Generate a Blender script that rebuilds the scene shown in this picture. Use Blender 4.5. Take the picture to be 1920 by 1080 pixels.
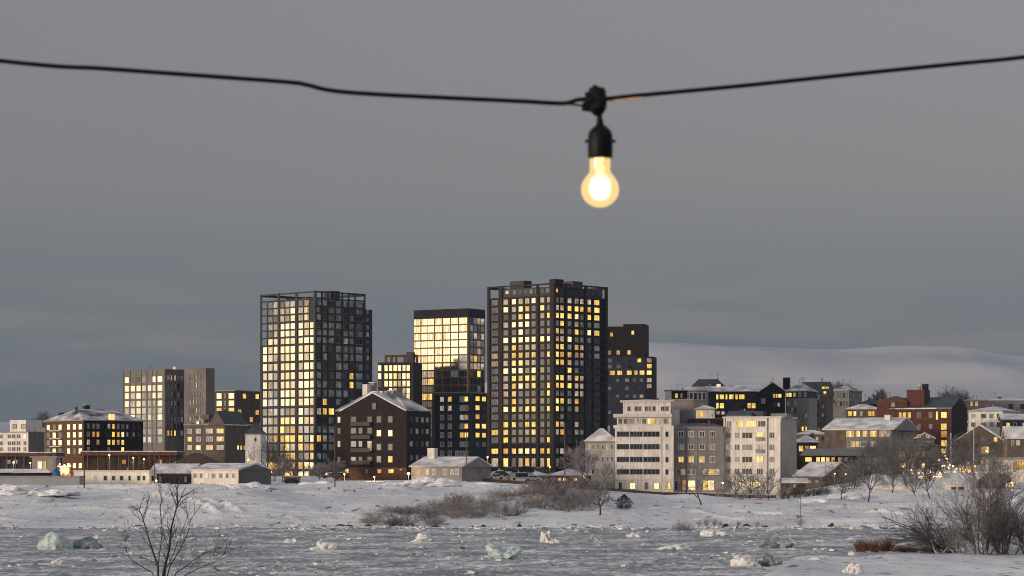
import bpy, bmesh, math, random
from mathutils import Vector, Matrix, noise
for o in list(bpy.data.objects): bpy.data.objects.remove(o)
sc = bpy.context.scene; COL = sc.collection
R = math.radians
# ---------------------------------------------------------------- camera
F = 1920*91/36.0; HY = 874.0; CX = 960.0; CZ = 12.0
cam_d = bpy.data.cameras.new('camera'); cam = bpy.data.objects.new('camera', cam_d); COL.objects.link(cam)
cam.location = (0, 0, CZ); cam.rotation_euler = (R(90), 0, 0)
cam_d.lens = 91; cam_d.sensor_width = 36; cam_d.shift_y = (HY-540)/1920
cam_d.clip_start = 0.1; cam_d.clip_end = 60000
cam_d.dof.use_dof = True; cam_d.dof.focus_distance = 700; cam_d.dof.aperture_fstop = 16
sc.camera = cam
# ---------------------------------------------------------------- world: dusk sky
SUN_AZ = (-0.80, -0.60)                     # where the last light comes from: left, behind the camera
w = bpy.data.worlds.new('World'); sc.world = w; w.use_nodes = True
nt = w.node_tree; nt.nodes.clear()
def N(t, **k):
    n = nt.nodes.new(t)
    for a, b in k.items(): setattr(n, a, b)
    return n
L = lambda a, b: nt.links.new(a, b)
def M_(op, a, b=None, c=None, clamp=False):
    n = N('ShaderNodeMath', operation=op); n.use_clamp = clamp
    for i, v in enumerate((a, b, c)):
        if v is None: continue
        if isinstance(v, (int, float)): n.inputs[i].default_value = v
        else: L(v, n.inputs[i])
    return n.outputs[0]
tc = N('ShaderNodeTexCoord'); sep = N('ShaderNodeSeparateXYZ'); L(tc.outputs['Generated'], sep.inputs[0])
elev = sep.outputs['Z']
ramp = N('ShaderNodeValToRGB'); cr = ramp.color_ramp
e = M_('MULTIPLY', elev, 2.0, clamp=True); L(e, ramp.inputs[0])
stops = [(0.0, (.088,.120,.140)), (.055, (.090,.126,.152)), (.105, (.102,.139,.174)), (.154, (.126,.156,.194)),
         (.216, (.192,.188,.218)), (.30, (.218,.206,.236)), (.40, (.234,.219,.243)), (.62, (.32,.315,.34)), (1.0, (.46,.465,.51))]
while len(cr.elements) < len(stops): cr.elements.new(0.5)
for el, (p, c) in zip(cr.elements, stops): el.position = p; el.color = (*c, 1)
# thin dusk cloud bands low over the horizon
mp = N('ShaderNodeMapping'); mp.inputs['Scale'].default_value = (9, 9, 75); L(tc.outputs['Generated'], mp.inputs[0])
cn = N('ShaderNodeTexNoise'); cn.inputs['Scale'].default_value = 1.0; cn.inputs['Detail'].default_value = 4
L(mp.outputs[0], cn.inputs['Vector'])
band = M_('MULTIPLY', M_('SUBTRACT', cn.outputs['Fac'], .43, clamp=True), 5.0, clamp=True)
lowb = M_('SUBTRACT', 1.0, M_('MULTIPLY', M_('ABSOLUTE', M_('SUBTRACT', elev, .046)), 26.0), clamp=True)
bf = M_('MULTIPLY', M_('MULTIPLY', band, lowb), .8)
mixc = N('ShaderNodeMix', data_type='RGBA'); L(bf, mixc.inputs['Factor']); L(ramp.outputs[0], mixc.inputs['A'])
mixc.inputs['B'].default_value = (.205, .190, .190, 1)
# afterglow round the set sun
dp = N('ShaderNodeVectorMath', operation='DOT_PRODUCT'); L(tc.outputs['Generated'], dp.inputs[0])
gv = Vector((-0.96, -0.28, 0.0)).normalized(); dp.inputs[1].default_value = gv
g1 = M_('MULTIPLY', M_('SUBTRACT', dp.outputs['Value'], .45, clamp=True), 1/.55, clamp=True)
g1 = M_('POWER', g1, 1.3)
g2 = M_('POWER', 2.718, M_('MULTIPLY', M_('ABSOLUTE', elev), -6.0))
gn = N('ShaderNodeTexNoise'); gn.inputs['Scale'].default_value = 5; gn.inputs['Detail'].default_value = 3
mp2 = N('ShaderNodeMapping'); mp2.inputs['Scale'].default_value = (1, 1, 7); L(tc.outputs['Generated'], mp2.inputs[0]); L(mp2.outputs[0], gn.inputs['Vector'])
g3 = M_('ADD', .45, gn.outputs['Fac'])
glow = M_('MULTIPLY', M_('MULTIPLY', g1, g2), g3)
gc = N('ShaderNodeMix', data_type='RGBA', blend_type='ADD'); gc.inputs['Factor'].default_value = 1
gm = N('ShaderNodeVectorMath', operation='SCALE'); gm.inputs[0].default_value = (4.2, 3.15, 1.85); L(glow, gm.inputs['Scale'])
hz = M_('ADD', .965, M_('MULTIPLY', sep.outputs['X'], .30)); hz = M_('MAXIMUM', M_('MINIMUM', hz, 1.05), .9)
hs = N('ShaderNodeVectorMath', operation='SCALE'); L(mixc.outputs['Result'], hs.inputs[0]); L(hz, hs.inputs['Scale'])
L(hs.outputs[0], gc.inputs['A']); L(gm.outputs[0], gc.inputs['B'])
bg = N('ShaderNodeBackground'); bg.inputs['Strength'].default_value = 0.97; L(gc.outputs['Result'], bg.inputs['Color'])
sky = N('ShaderNodeTexSky'); sky.sky_type = 'NISHITA'; sky.sun_disc = False
sky.sun_elevation = R(1.0); sky.sun_rotation = math.atan2(*SUN_AZ); sky.altitude = 50
bg2 = N('ShaderNodeBackground'); bg2.inputs['Strength'].default_value = 0.05; L(sky.outputs[0], bg2.inputs['Color'])
ad = N('ShaderNodeAddShader'); L(bg.outputs[0], ad.inputs[0]); L(bg2.outputs[0], ad.inputs[1])
wo = N('ShaderNodeOutputWorld'); L(ad.outputs[0], wo.inputs['Surface'])
# ---------------------------------------------------------------- soft last sunlight
sd = bpy.data.lights.new('sun', 'SUN'); sd.energy = 2.4; sd.angle = R(9); sd.color = (1.0, .84, .68)
so = bpy.data.objects.new('sun', sd); COL.objects.link(so)
so.rotation_euler = Vector((-SUN_AZ[0], -SUN_AZ[1], -math.tan(R(5.5)))).to_track_quat('-Z', 'Y').to_euler()
sc.view_settings.view_transform = 'Standard'; sc.view_settings.look = 'None'
sc.view_settings.exposure = 0; sc.view_settings.gamma = 1
sc.cycles.max_bounces = 5; sc.cycles.diffuse_bounces = 2; sc.cycles.glossy_bounces = 3; sc.cycles.transparent_max_bounces = 8
sc.cycles.volume_bounces = 0
sc.cycles.pixel_filter_type = 'BLACKMAN_HARRIS'; sc.cycles.filter_width = 1.0

# ---------------------------------------------------------------- helpers
def Z(py, D): return CZ + (HY-py)/F*D
def X(px, D): return (px-CX)/F*D
def P(px, py, D): return Vector((X(px, D), D, Z(py, D)))
MATS = {}
def mat(name, color, rough=.85, var=.25, scale=.6, metal=0.0, spec=.3, emis=None, es=0, bump=0, c2=None, stretch=(1,1,1), detail=4, streak=0):
    if name in MATS: return MATS[name]
    m = bpy.data.materials.new(name); m.use_nodes = True; n = m.node_tree; p = n.nodes['Principled BSDF']
    p.inputs['Roughness'].default_value = rough; p.inputs['Metallic'].default_value = metal
    p.inputs['Specular IOR Level'].default_value = spec
    t = n.nodes.new('ShaderNodeTexCoord'); mpp = n.nodes.new('ShaderNodeMapping'); mpp.inputs['Scale'].default_value = stretch
    n.links.new(t.outputs['Object'], mpp.inputs[0])
    no = n.nodes.new('ShaderNodeTexNoise'); no.inputs['Scale'].default_value = scale; no.inputs['Detail'].default_value = detail
    n.links.new(mpp.outputs[0], no.inputs['Vector'])
    r = n.nodes.new('ShaderNodeValToRGB'); n.links.new(no.outputs['Fac'], r.inputs[0])
    a = [max(0, c*(1-var)) for c in color]; b = list(c2) if c2 else [c*(1+var) for c in color]
    r.color_ramp.elements[0].position = .33; r.color_ramp.elements[1].position = .67
    r.color_ramp.elements[0].color = (*a, 1); r.color_ramp.elements[1].color = (*b, 1)
    out = r.outputs[0]
    if streak:
        m2 = n.nodes.new('ShaderNodeMapping'); m2.inputs['Scale'].default_value = (2.2, 2.2, .12); n.links.new(t.outputs['Object'], m2.inputs[0])
        n2 = n.nodes.new('ShaderNodeTexNoise'); n2.inputs['Scale'].default_value = 1; n.links.new(m2.outputs[0], n2.inputs['Vector'])
        mr = n.nodes.new('ShaderNodeMapRange'); mr.inputs[1].default_value = .3; mr.inputs[2].default_value = .7
        mr.inputs[3].default_value = 1-streak; mr.inputs[4].default_value = 1.05; n.links.new(n2.outputs['Fac'], mr.inputs[0])
        sm = n.nodes.new('ShaderNodeVectorMath'); sm.operation = 'SCALE'; n.links.new(out, sm.inputs[0]); n.links.new(mr.outputs[0], sm.inputs['Scale'])
        out = sm.outputs[0]
    n.links.new(out, p.inputs['Base Color'])
    if bump:
        nb = n.nodes.new('ShaderNodeTexNoise'); nb.inputs['Scale'].default_value = scale*4; nb.inputs['Detail'].default_value = 5
        n.links.new(mpp.outputs[0], nb.inputs['Vector'])
        bu = n.nodes.new('ShaderNodeBump'); bu.inputs['Distance'].default_value = bump; n.links.new(nb.outputs['Fac'], bu.inputs['Height']); n.links.new(bu.outputs[0], p.inputs['Normal'])
    if emis:
        p.inputs['Emission Color'].default_value = (*emis, 1); p.inputs['Emission Strength'].default_value = es
        m.cycles.emission_sampling = 'NONE'
    MATS[name] = m; return m
def lit(name, ca, cb, lo, hi, sx=1.6):
    """a glowing pane, usually a lit room: curtains, shelves and lamps give each pane its own streaks"""
    m = bpy.data.materials.new(name); m.use_nodes = True; n = m.node_tree; p = n.nodes['Principled BSDF']
    p.inputs['Base Color'].default_value = (.03, .03, .035, 1); p.inputs['Roughness'].default_value = .12
    oi = n.nodes.new('ShaderNodeObjectInfo'); ge = n.nodes.new('ShaderNodeNewGeometry')
    ad_ = n.nodes.new('ShaderNodeMath'); n.links.new(oi.outputs['Random'], ad_.inputs[0]); n.links.new(ge.outputs['Random Per Island'], ad_.inputs[1])
    fr = n.nodes.new('ShaderNodeMath'); fr.operation = 'FRACT'; n.links.new(ad_.outputs[0], fr.inputs[0])
    mu = n.nodes.new('ShaderNodeMath'); mu.operation = 'MULTIPLY'; mu.inputs[1].default_value = 60; n.links.new(ad_.outputs[0], mu.inputs[0])
    t = n.nodes.new('ShaderNodeTexCoord'); mp_ = n.nodes.new('ShaderNodeMapping'); mp_.inputs['Scale'].default_value = (sx, .4, .55)
    n.links.new(t.outputs['Object'], mp_.inputs[0])
    no = n.nodes.new('ShaderNodeTexNoise'); no.noise_dimensions = '4D'; no.inputs['Scale'].default_value = 1; no.inputs['Detail'].default_value = 3
    n.links.new(mp_.outputs[0], no.inputs['Vector']); n.links.new(mu.outputs[0], no.inputs['W'])
    mx = n.nodes.new('ShaderNodeMix'); mx.data_type = 'RGBA'; mx.inputs['A'].default_value = (*ca, 1); mx.inputs['B'].default_value = (*cb, 1)
    n.links.new(fr.outputs[0], mx.inputs['Factor'])
    mr = n.nodes.new('ShaderNodeMapRange'); mr.inputs[1].default_value = .3; mr.inputs[2].default_value = .65; mr.inputs[3].default_value = lo; mr.inputs[4].default_value = hi
    n.links.new(no.outputs['Fac'], mr.inputs[0])
    m3 = n.nodes.new('ShaderNodeMath'); m3.operation = 'MULTIPLY_ADD'; m3.inputs[1].default_value = .6; m3.inputs[2].default_value = .6
    n.links.new(fr.outputs[0], m3.inputs[0])
    m4 = n.nodes.new('ShaderNodeMath'); m4.operation = 'MULTIPLY'; n.links.new(mr.outputs[0], m4.inputs[0]); n.links.new(m3.outputs[0], m4.inputs[1])
    n.links.new(mx.outputs['Result'], p.inputs['Emission Color']); n.links.new(m4.outputs[0], p.inputs['Emission Strength'])
    m.cycles.emission_sampling = 'NONE'; MATS[name] = m; return m
def glass(name, lo, hi, metal, rough, tint=(1, 1, 1)):
    m = bpy.data.materials.new(name); m.use_nodes = True; n = m.node_tree; p = n.nodes['Principled BSDF']
    p.inputs['Metallic'].default_value = metal; p.inputs['Roughness'].default_value = rough
    oi = n.nodes.new('ShaderNodeObjectInfo'); ge = n.nodes.new('ShaderNodeNewGeometry')
    ad_ = n.nodes.new('ShaderNodeMath'); n.links.new(oi.outputs['Random'], ad_.inputs[0]); n.links.new(ge.outputs['Random Per Island'], ad_.inputs[1])
    fr = n.nodes.new('ShaderNodeMath'); fr.operation = 'FRACT'; n.links.new(ad_.outputs[0], fr.inputs[0])
    t = n.nodes.new('ShaderNodeTexCoord'); mp_ = n.nodes.new('ShaderNodeMapping'); mp_.inputs['Scale'].default_value = (2.2, .4, .3)
    n.links.new(t.outputs['Object'], mp_.inputs[0])
    mu = n.nodes.new('ShaderNodeMath'); mu.operation = 'MULTIPLY'; mu.inputs[1].default_value = 60; n.links.new(ad_.outputs[0], mu.inputs[0])
    no = n.nodes.new('ShaderNodeTexNoise'); no.noise_dimensions = '4D'; no.inputs['Scale'].default_value = 1; no.inputs['Detail'].default_value = 2
    n.links.new(mp_.outputs[0], no.inputs['Vector']); n.links.new(mu.outputs[0], no.inputs['W'])
    av = n.nodes.new('ShaderNodeMath'); av.operation = 'MULTIPLY_ADD'; n.links.new(no.outputs['Fac'], av.inputs[0]); av.inputs[1].default_value = .9
    sb = n.nodes.new('ShaderNodeMath'); sb.operation = 'MULTIPLY_ADD'; sb.inputs[1].default_value = .7; sb.inputs[2].default_value = -.25; n.links.new(fr.outputs[0], sb.inputs[0]); n.links.new(sb.outputs[0], av.inputs[2]); av.use_clamp = True
    mx = n.nodes.new('ShaderNodeMix'); mx.data_type = 'RGBA'
    mx.inputs['A'].default_value = (*[lo*c for c in tint], 1); mx.inputs['B'].default_value = (*[hi*c for c in tint], 1)
    n.links.new(av.outputs[0], mx.inputs['Factor']); n.links.new(mx.outputs['Result'], p.inputs['Base Color'])
    MATS[name] = m; return m
lit('lit_bright', (1, .80, .42), (1, .72, .30), .9, 2.3)
lit('lit_yellow', (1, .54, .08), (1, .68, .17), .45, 1.6)
lit('lit_orange', (1, .38, .08), (1, .50, .12), .35, .95)
lit('lit_dim', (.75, .50, .30), (.70, .52, .40), .12, .95, 2.6)
lit('faint_pane_glow', (.34, .31, .27), (.24, .29, .32), .05, .46, 3.0)  # dim panes get weak self-glow in place of bluish reflections
glass('glass_gold', .20, .95, .9, .09, (1, .93, .78)); glass('glass_dull', .06, .60, .5, .2, (.9, .97, 1))
glass('glass_dark', .012, .07, .2, .12, (.8, .95, 1.1)); glass('glass_band', .02, .05, .1, .2, (.8, .95, 1.1))
glass('blind', .07, .26, 0, .6, (1, .95, .9))
PANE = {'W': 'lit_bright', 'Y': 'lit_yellow', 'O': 'lit_orange', 'M': 'lit_dim', 'd': 'faint_pane_glow', '.': 'glass_dark', 'G': 'glass_gold', 'g': 'glass_dull', 'B': 'glass_band', 'b': 'blind'}
mat('frame_dark', (.035, .035, .04), .6, .1); mat('frame_white', (.62, .60, .57), .6, .1); mat('frame_grey', (.22, .22, .22), .6, .1); mat('frame_brown', (.13, .09, .06), .6, .1)
mat('snow', (.62, .62, .66), .9, .10, .25, bump=.25, c2=(.82, .81, .82))
mat('snow_roof', (.42, .41, .43), .9, .12, .28, c2=(.80, .78, .77), bump=.25, detail=7)
mat('roof_patchy', (.05, .06, .075), .8, .3, .2, c2=(.68, .66, .66), stretch=(1, 1, 2)); mat('roof_dark', (.035, .05, .062), .6, .3, .5)
mat('fascia', (.25, .22, .2), .8, .2); mat('fascia_pale', (.55, .50, .46), .8, .1)
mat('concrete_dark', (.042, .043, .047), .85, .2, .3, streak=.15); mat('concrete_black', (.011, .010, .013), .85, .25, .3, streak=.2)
mat('frame_umber', (.026, .022, .023), .85, .2, .3, streak=.2)
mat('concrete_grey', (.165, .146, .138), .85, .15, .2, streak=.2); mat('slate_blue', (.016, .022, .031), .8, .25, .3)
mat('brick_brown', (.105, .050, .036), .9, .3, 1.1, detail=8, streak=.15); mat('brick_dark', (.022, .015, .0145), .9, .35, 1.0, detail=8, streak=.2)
mat('brick_red', (.095, .036, .027), .9, .3, 1.0, detail=8, streak=.2); mat('brick_black', (.013, .008, .008), .9, .35, .8)
mat('plaster_cream', (.70, .645, .59), .9, .12, .5, streak=.26, detail=6); mat('plaster_white', (.70, .655, .61), .9, .12, .5, streak=.26, detail=6)
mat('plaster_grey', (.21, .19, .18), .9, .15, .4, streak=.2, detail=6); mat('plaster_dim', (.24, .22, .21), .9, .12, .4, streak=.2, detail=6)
mat('plaster_brown', (.115, .09, .075), .9, .2, .5, streak=.2, detail=6); mat('board_white', (.74, .67, .57), .9, .08, .5, streak=.15)
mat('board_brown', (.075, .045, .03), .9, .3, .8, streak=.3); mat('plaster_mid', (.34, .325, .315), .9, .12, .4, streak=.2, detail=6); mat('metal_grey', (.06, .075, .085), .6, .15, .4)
mat('wood_pole', (.10, .065, .045), .9, .2, 2); mat('bark', (.045, .036, .034), .95, .3, 3); mat('twig', (.058, .052, .056), .95, .3, 1)
mat('twig_frost', (.20, .185, .19), .95, .3, .8); mat('bark_pale', (.30, .27, .26), .95, .35, 1.5); mat('twig_brown', (.15, .120, .115), .95, .35, .9, c2=(.40, .36, .355)); mat('reed', (.17, .085, .04), .95, .3, 1)
mat('ice_blue', (.36, .44, .44), .35, .15, .8, c2=(.55, .62, .60), bump=.2, spec=.5); mat('ice_white', (.62, .60, .58), .7, .15, 1.2, c2=(.80, .78, .75), bump=.15); mat('ice_dark', (.10, .14, .165), .5, .3, .6, c2=(.30, .34, .36), bump=.2)
mat('tarp_blue', (.015, .09, .30), .6, .2, 1); mat('car_black', (.02, .022, .026), .25, .1, 1, spec=.6); mat('car_paint_white', (.45, .45, .45), .3, .1, 1)
mat('tyre', (.015, .015, .015), .9, .1); mat('orange_paint', (.30, .13, .025), .7, .3, 1); mat('green_tent', (.03, .06, .055), .8, .2, 1)
mat('lamp_warm', (1, .7, .3), emis=(1, .66, .25), es=2.6); mat('lamp_hot', (1, .8, .5), emis=(1, .74, .36), es=5.0); mat('lamp_orange', (1, .6, .2), emis=(1, .48, .10), es=1.6)
mat('window_glow', (1, .7, .3), emis=(1, .62, .2), es=.9)

class MB:
    def __init__(s): s.v = []; s.f = []; s.m = []
    def add(s, vs, fs, mi=0, M=None):
        b = len(s.v)
        s.v += [tuple(M @ Vector(v)) for v in vs] if M is not None else [tuple(v) for v in vs]
        s.f += [tuple(b+i for i in f) for f in fs]; s.m += [mi]*len(fs) if isinstance(mi, int) else list(mi); return s
    def box(s, x0, x1, y0, y1, z0, z1, mi=0, M=None):
        if x0 > x1: x0, x1 = x1, x0
        if y0 > y1: y0, y1 = y1, y0
        if z0 > z1: z0, z1 = z1, z0
        return s.add([(x0,y0,z0),(x1,y0,z0),(x1,y1,z0),(x0,y1,z0),(x0,y0,z1),(x1,y0,z1),(x1,y1,z1),(x0,y1,z1)],
              [(0,3,2,1),(4,5,6,7),(0,1,5,4),(1,2,6,5),(2,3,7,6),(3,0,4,7)], mi, M)
    def tube(s, pts, rads, n=6, mi=0):
        pts = [Vector(p) for p in pts]; k = len(pts); base = len(s.v)
        for i, p in enumerate(pts):
            d = (pts[min(i+1, k-1)]-pts[max(i-1, 0)])
            d = d.normalized() if d.length > 1e-9 else Vector((0, 0, 1))
            a = d.cross(Vector((0, 1, .01)));
            if a.length < .05: a = d.cross(Vector((1, 0, 0)))
            a.normalize(); b = d.cross(a)
            r = rads[i] if hasattr(rads, '__len__') else rads
            for j in range(n):
                t = 2*math.pi*j/n; s.v.append(tuple(p+a*(r*math.cos(t))+b*(r*math.sin(t))))
        for i in range(k-1):
            for j in range(n):
                q = base+i*n; j2 = (j+1) % n; s.f.append((q+j, q+j2, q+n+j2, q+n+j)); s.m.append(mi)
        s.f.append(tuple(base+j for j in range(n))[::-1]); s.m.append(mi)
        s.f.append(tuple(base+(k-1)*n+j for j in range(n))); s.m.append(mi); return s
    def lathe(s, prof, c, n=24, mi=0):
        b = len(s.v)
        for r, z in prof:
            for j in range(n):
                t = 2*math.pi*j/n; s.v.append((c[0]+r*math.cos(t), c[1]+r*math.sin(t), c[2]+z))
        for i in range(len(prof)-1):
            for j in range(n):
                j2 = (j+1) % n; s.f.append((b+i*n+j, b+i*n+j2, b+(i+1)*n+j2, b+(i+1)*n+j)); s.m.append(mi)
        return s
    def mesh(s, name, mats):
        me = bpy.data.meshes.new(name); me.from_pydata(s.v, [], s.f)
        for m in mats: me.materials.append(MATS[m] if isinstance(m, str) else m)
        if len(mats) > 1: me.polygons.foreach_set('material_index', s.m)
        me.update(); return me
    def build(s, name, mats, parent=None, smooth=False, loc=None):
        if not isinstance(mats, (list, tuple)): mats = [mats]
        me = s.mesh(name, mats)
        if smooth: me.polygons.foreach_set('use_smooth', [True]*len(me.polygons))
        o = bpy.data.objects.new(name, me); COL.objects.link(o)
        if parent: o.parent = parent
        if loc is not None: o.location = loc
        return o
def tag(o, label=None, cat=None, group=None, kind=None):
    if label: o['label'] = label
    if cat: o['category'] = cat
    if group: o['group'] = group
    if kind: o['kind'] = kind
    return o
def thing(name, label, cat, loc=(0,0,0), rz=0, group=None):
    o = bpy.data.objects.new(name, None); COL.objects.link(o); o.location = loc; o.rotation_euler = (0, 0, rz)
    return tag(o, label, cat, group)

# terrain height (control table over image column and distance)
TD = [502, 530, 570, 610, 655, 700, 760, 830, 900, 1000, 1150, 1400, 2500, 14000]
TT = {-600: [.2,1.4,4.3,6.4,7.0,7.6,8,8.6,9,9.5,10,10,10,0], 500: [.2,1.4,4.3,6.6,7.4,7.8,8.2,8.6,9,9.5,10,10,10,0],
      900: [.2,1.2,3.6,6.8,7.9,8.3,8.8,9,9.3,9.5,10,10,10,0], 1000: [.2,1,3.2,6.0,7.0,7.8,8.6,9,9.3,9.5,10,10,10,0],
      1130: [.2,.9,2.8,4.6,5.6,5.6,7.6,8.6,9.3,9.5,12,14,10,0], 1262: [.2,.8,2.4,3.6,4.2,5.0,6.5,9,12,20,28,26,12,0],
      1440: [.2,.7,2.2,3.2,3.6,4.6,7,11,16,24,30,30,12,0], 1600: [.2,.8,2.5,3.9,6,7.5,10.5,14,19,26,32,32,12,0],
      1920: [.2,.8,2.6,4.3,7,9,11.5,15,20,27,33,33,12,0], 2600: [.2,.8,2.6,4.3,7,9,11.5,15,20,27,33,33,12,0]}
TK = sorted(TT)
def _lerp(a, b, t): return a+(b-a)*t
BERM = []
for pl in ([(0, 908), (60, 920), (120, 935)], [(40, 912), (110, 922), (160, 916)], [(10, 965), (90, 960), (180, 961), (300, 964)], [(230, 922), (330, 935), (420, 952), (455, 960)], [(300, 925), (360, 944), (410, 962)],
           [(260, 913), (400, 918), (480, 922)], [(500, 962), (620, 966), (700, 968)], [(560, 925), (640, 931), (720, 933), (800, 934), (900, 925)], [(590, 915), (680, 912), (760, 917)], [(650, 950), (780, 945), (900, 932), (960, 922)],
           [(60, 945), (200, 940), (280, 950)], [(1150, 958), (1300, 952), (1400, 966), (1560, 962)], [(1120, 940), (1230, 945), (1330, 938)], [(1300, 968), (1440, 972), (1600, 966)], [(1480, 945), (1600, 948), (1700, 955)], [(350, 972), (450, 968), (560, 978)], [(1380, 950), (1470, 953), (1560, 947)]):
    for (a, b), (c, d) in zip(pl, pl[1:]): BERM.append((a, 502+(990-b)*1.45, c, 502+(990-d)*1.45, random.Random(a+b).uniform(.5, 1.0)))
def berm(u, D):
    z = 0
    for a, b, c, d, h in BERM:
        if u < min(a, c)-25 or u > max(a, c)+25: continue
        dx = (c-a)*.115; dy = (d-b); px_ = (u-a)*.115; py_ = D-b; L2 = dx*dx+dy*dy; t = max(0, min(1, (px_*dx+py_*dy)/L2)); e2 = (px_-t*dx)**2+(py_-t*dy)**2
        if e2 < 9: z = max(z, h*math.exp(-e2/.8))
    return z
def Tz(x, y, rough=True):
    u = max(TK[0], min(TK[-1], CX+x/max(y, 1)*F))
    if y < 502:      # near bank, then river bed
        sh = 215 if u < 1330 else _lerp(215, 356, min(1, (u-1330)/170.))
        if u > 1330: sh += 9*noise.noise(Vector((x*.05, 3.3, 0)))
        if y < 60: return 8.5
        if y < sh:
            t = (y-60)/(sh-60); z = 8.5*(1-t)**1.6 + .3*(1-t)
            if u > 1330: z = min(z, max(.35*min(1, (sh-y)/12), .0)+.0) if y > 235 else min(z, .5+(235-y)*.046)
            return z + (.25*noise.fractal(Vector((x*.12, y*.03, 1)), 1, 2, 4) if rough else 0)*min(1, (sh-y)/8)
        return -.8 if y < 498 else -.8+1.0*(y-498)/4
    i = 0
    while i < len(TD)-2 and y > TD[i+1]: i += 1
    t = min(1, (y-TD[i])/(TD[i+1]-TD[i]))
    k = 0
    while k < len(TK)-2 and u > TK[k+1]: k += 1
    s = (u-TK[k])/(TK[k+1]-TK[k]); s = s*s*(3-2*s)
    z = _lerp(_lerp(TT[TK[k]][i], TT[TK[k]][i+1], t), _lerp(TT[TK[k+1]][i], TT[TK[k+1]][i+1], t), s)
    z += 1.5*math.exp(-((u-470)/75.)**2-((y-578)/24.)**2)+1.0*math.exp(-((u-60)/60.)**2-((y-590)/18.)**2)
    if rough and 504 < y < 660:
        z += berm(u+14*noise.noise(Vector((x*.1, y*.05, 0))), y+5*noise.noise(Vector((x*.06, y*.06, 8))))*(.4+1.2*abs(noise.noise(Vector((x*.12, y*.12, 4)))))
    if rough and y < 1500:
        amp = min(1, (y-500)/25) * (1 if y < 640 else max(.25, 1-(y-640)/60))
        z += amp*(.7*noise.fractal(Vector((x*.035, y*.03, 0)), 1, 2, 5) + .10*noise.fractal(Vector((x*.16, y*.09, 5)), 1, 2, 4))
        if 505 < y < 650:     # wind-packed ridges along the bank
            rg_ = 1-abs(noise.noise(Vector((x*.022, y*.11+x*.018, 9))))*2.2; mk = max(0, noise.noise(Vector((x*.018, y*.03, 14)))+.18)
            z += amp*(.85*max(0, rg_)**4*mk*2 + .22*max(0, noise.noise(Vector((x*.5, y*.22, 2))))*max(0, noise.noise(Vector((x*.05, y*.05, 6)))+.05)*2)
    return z

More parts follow.
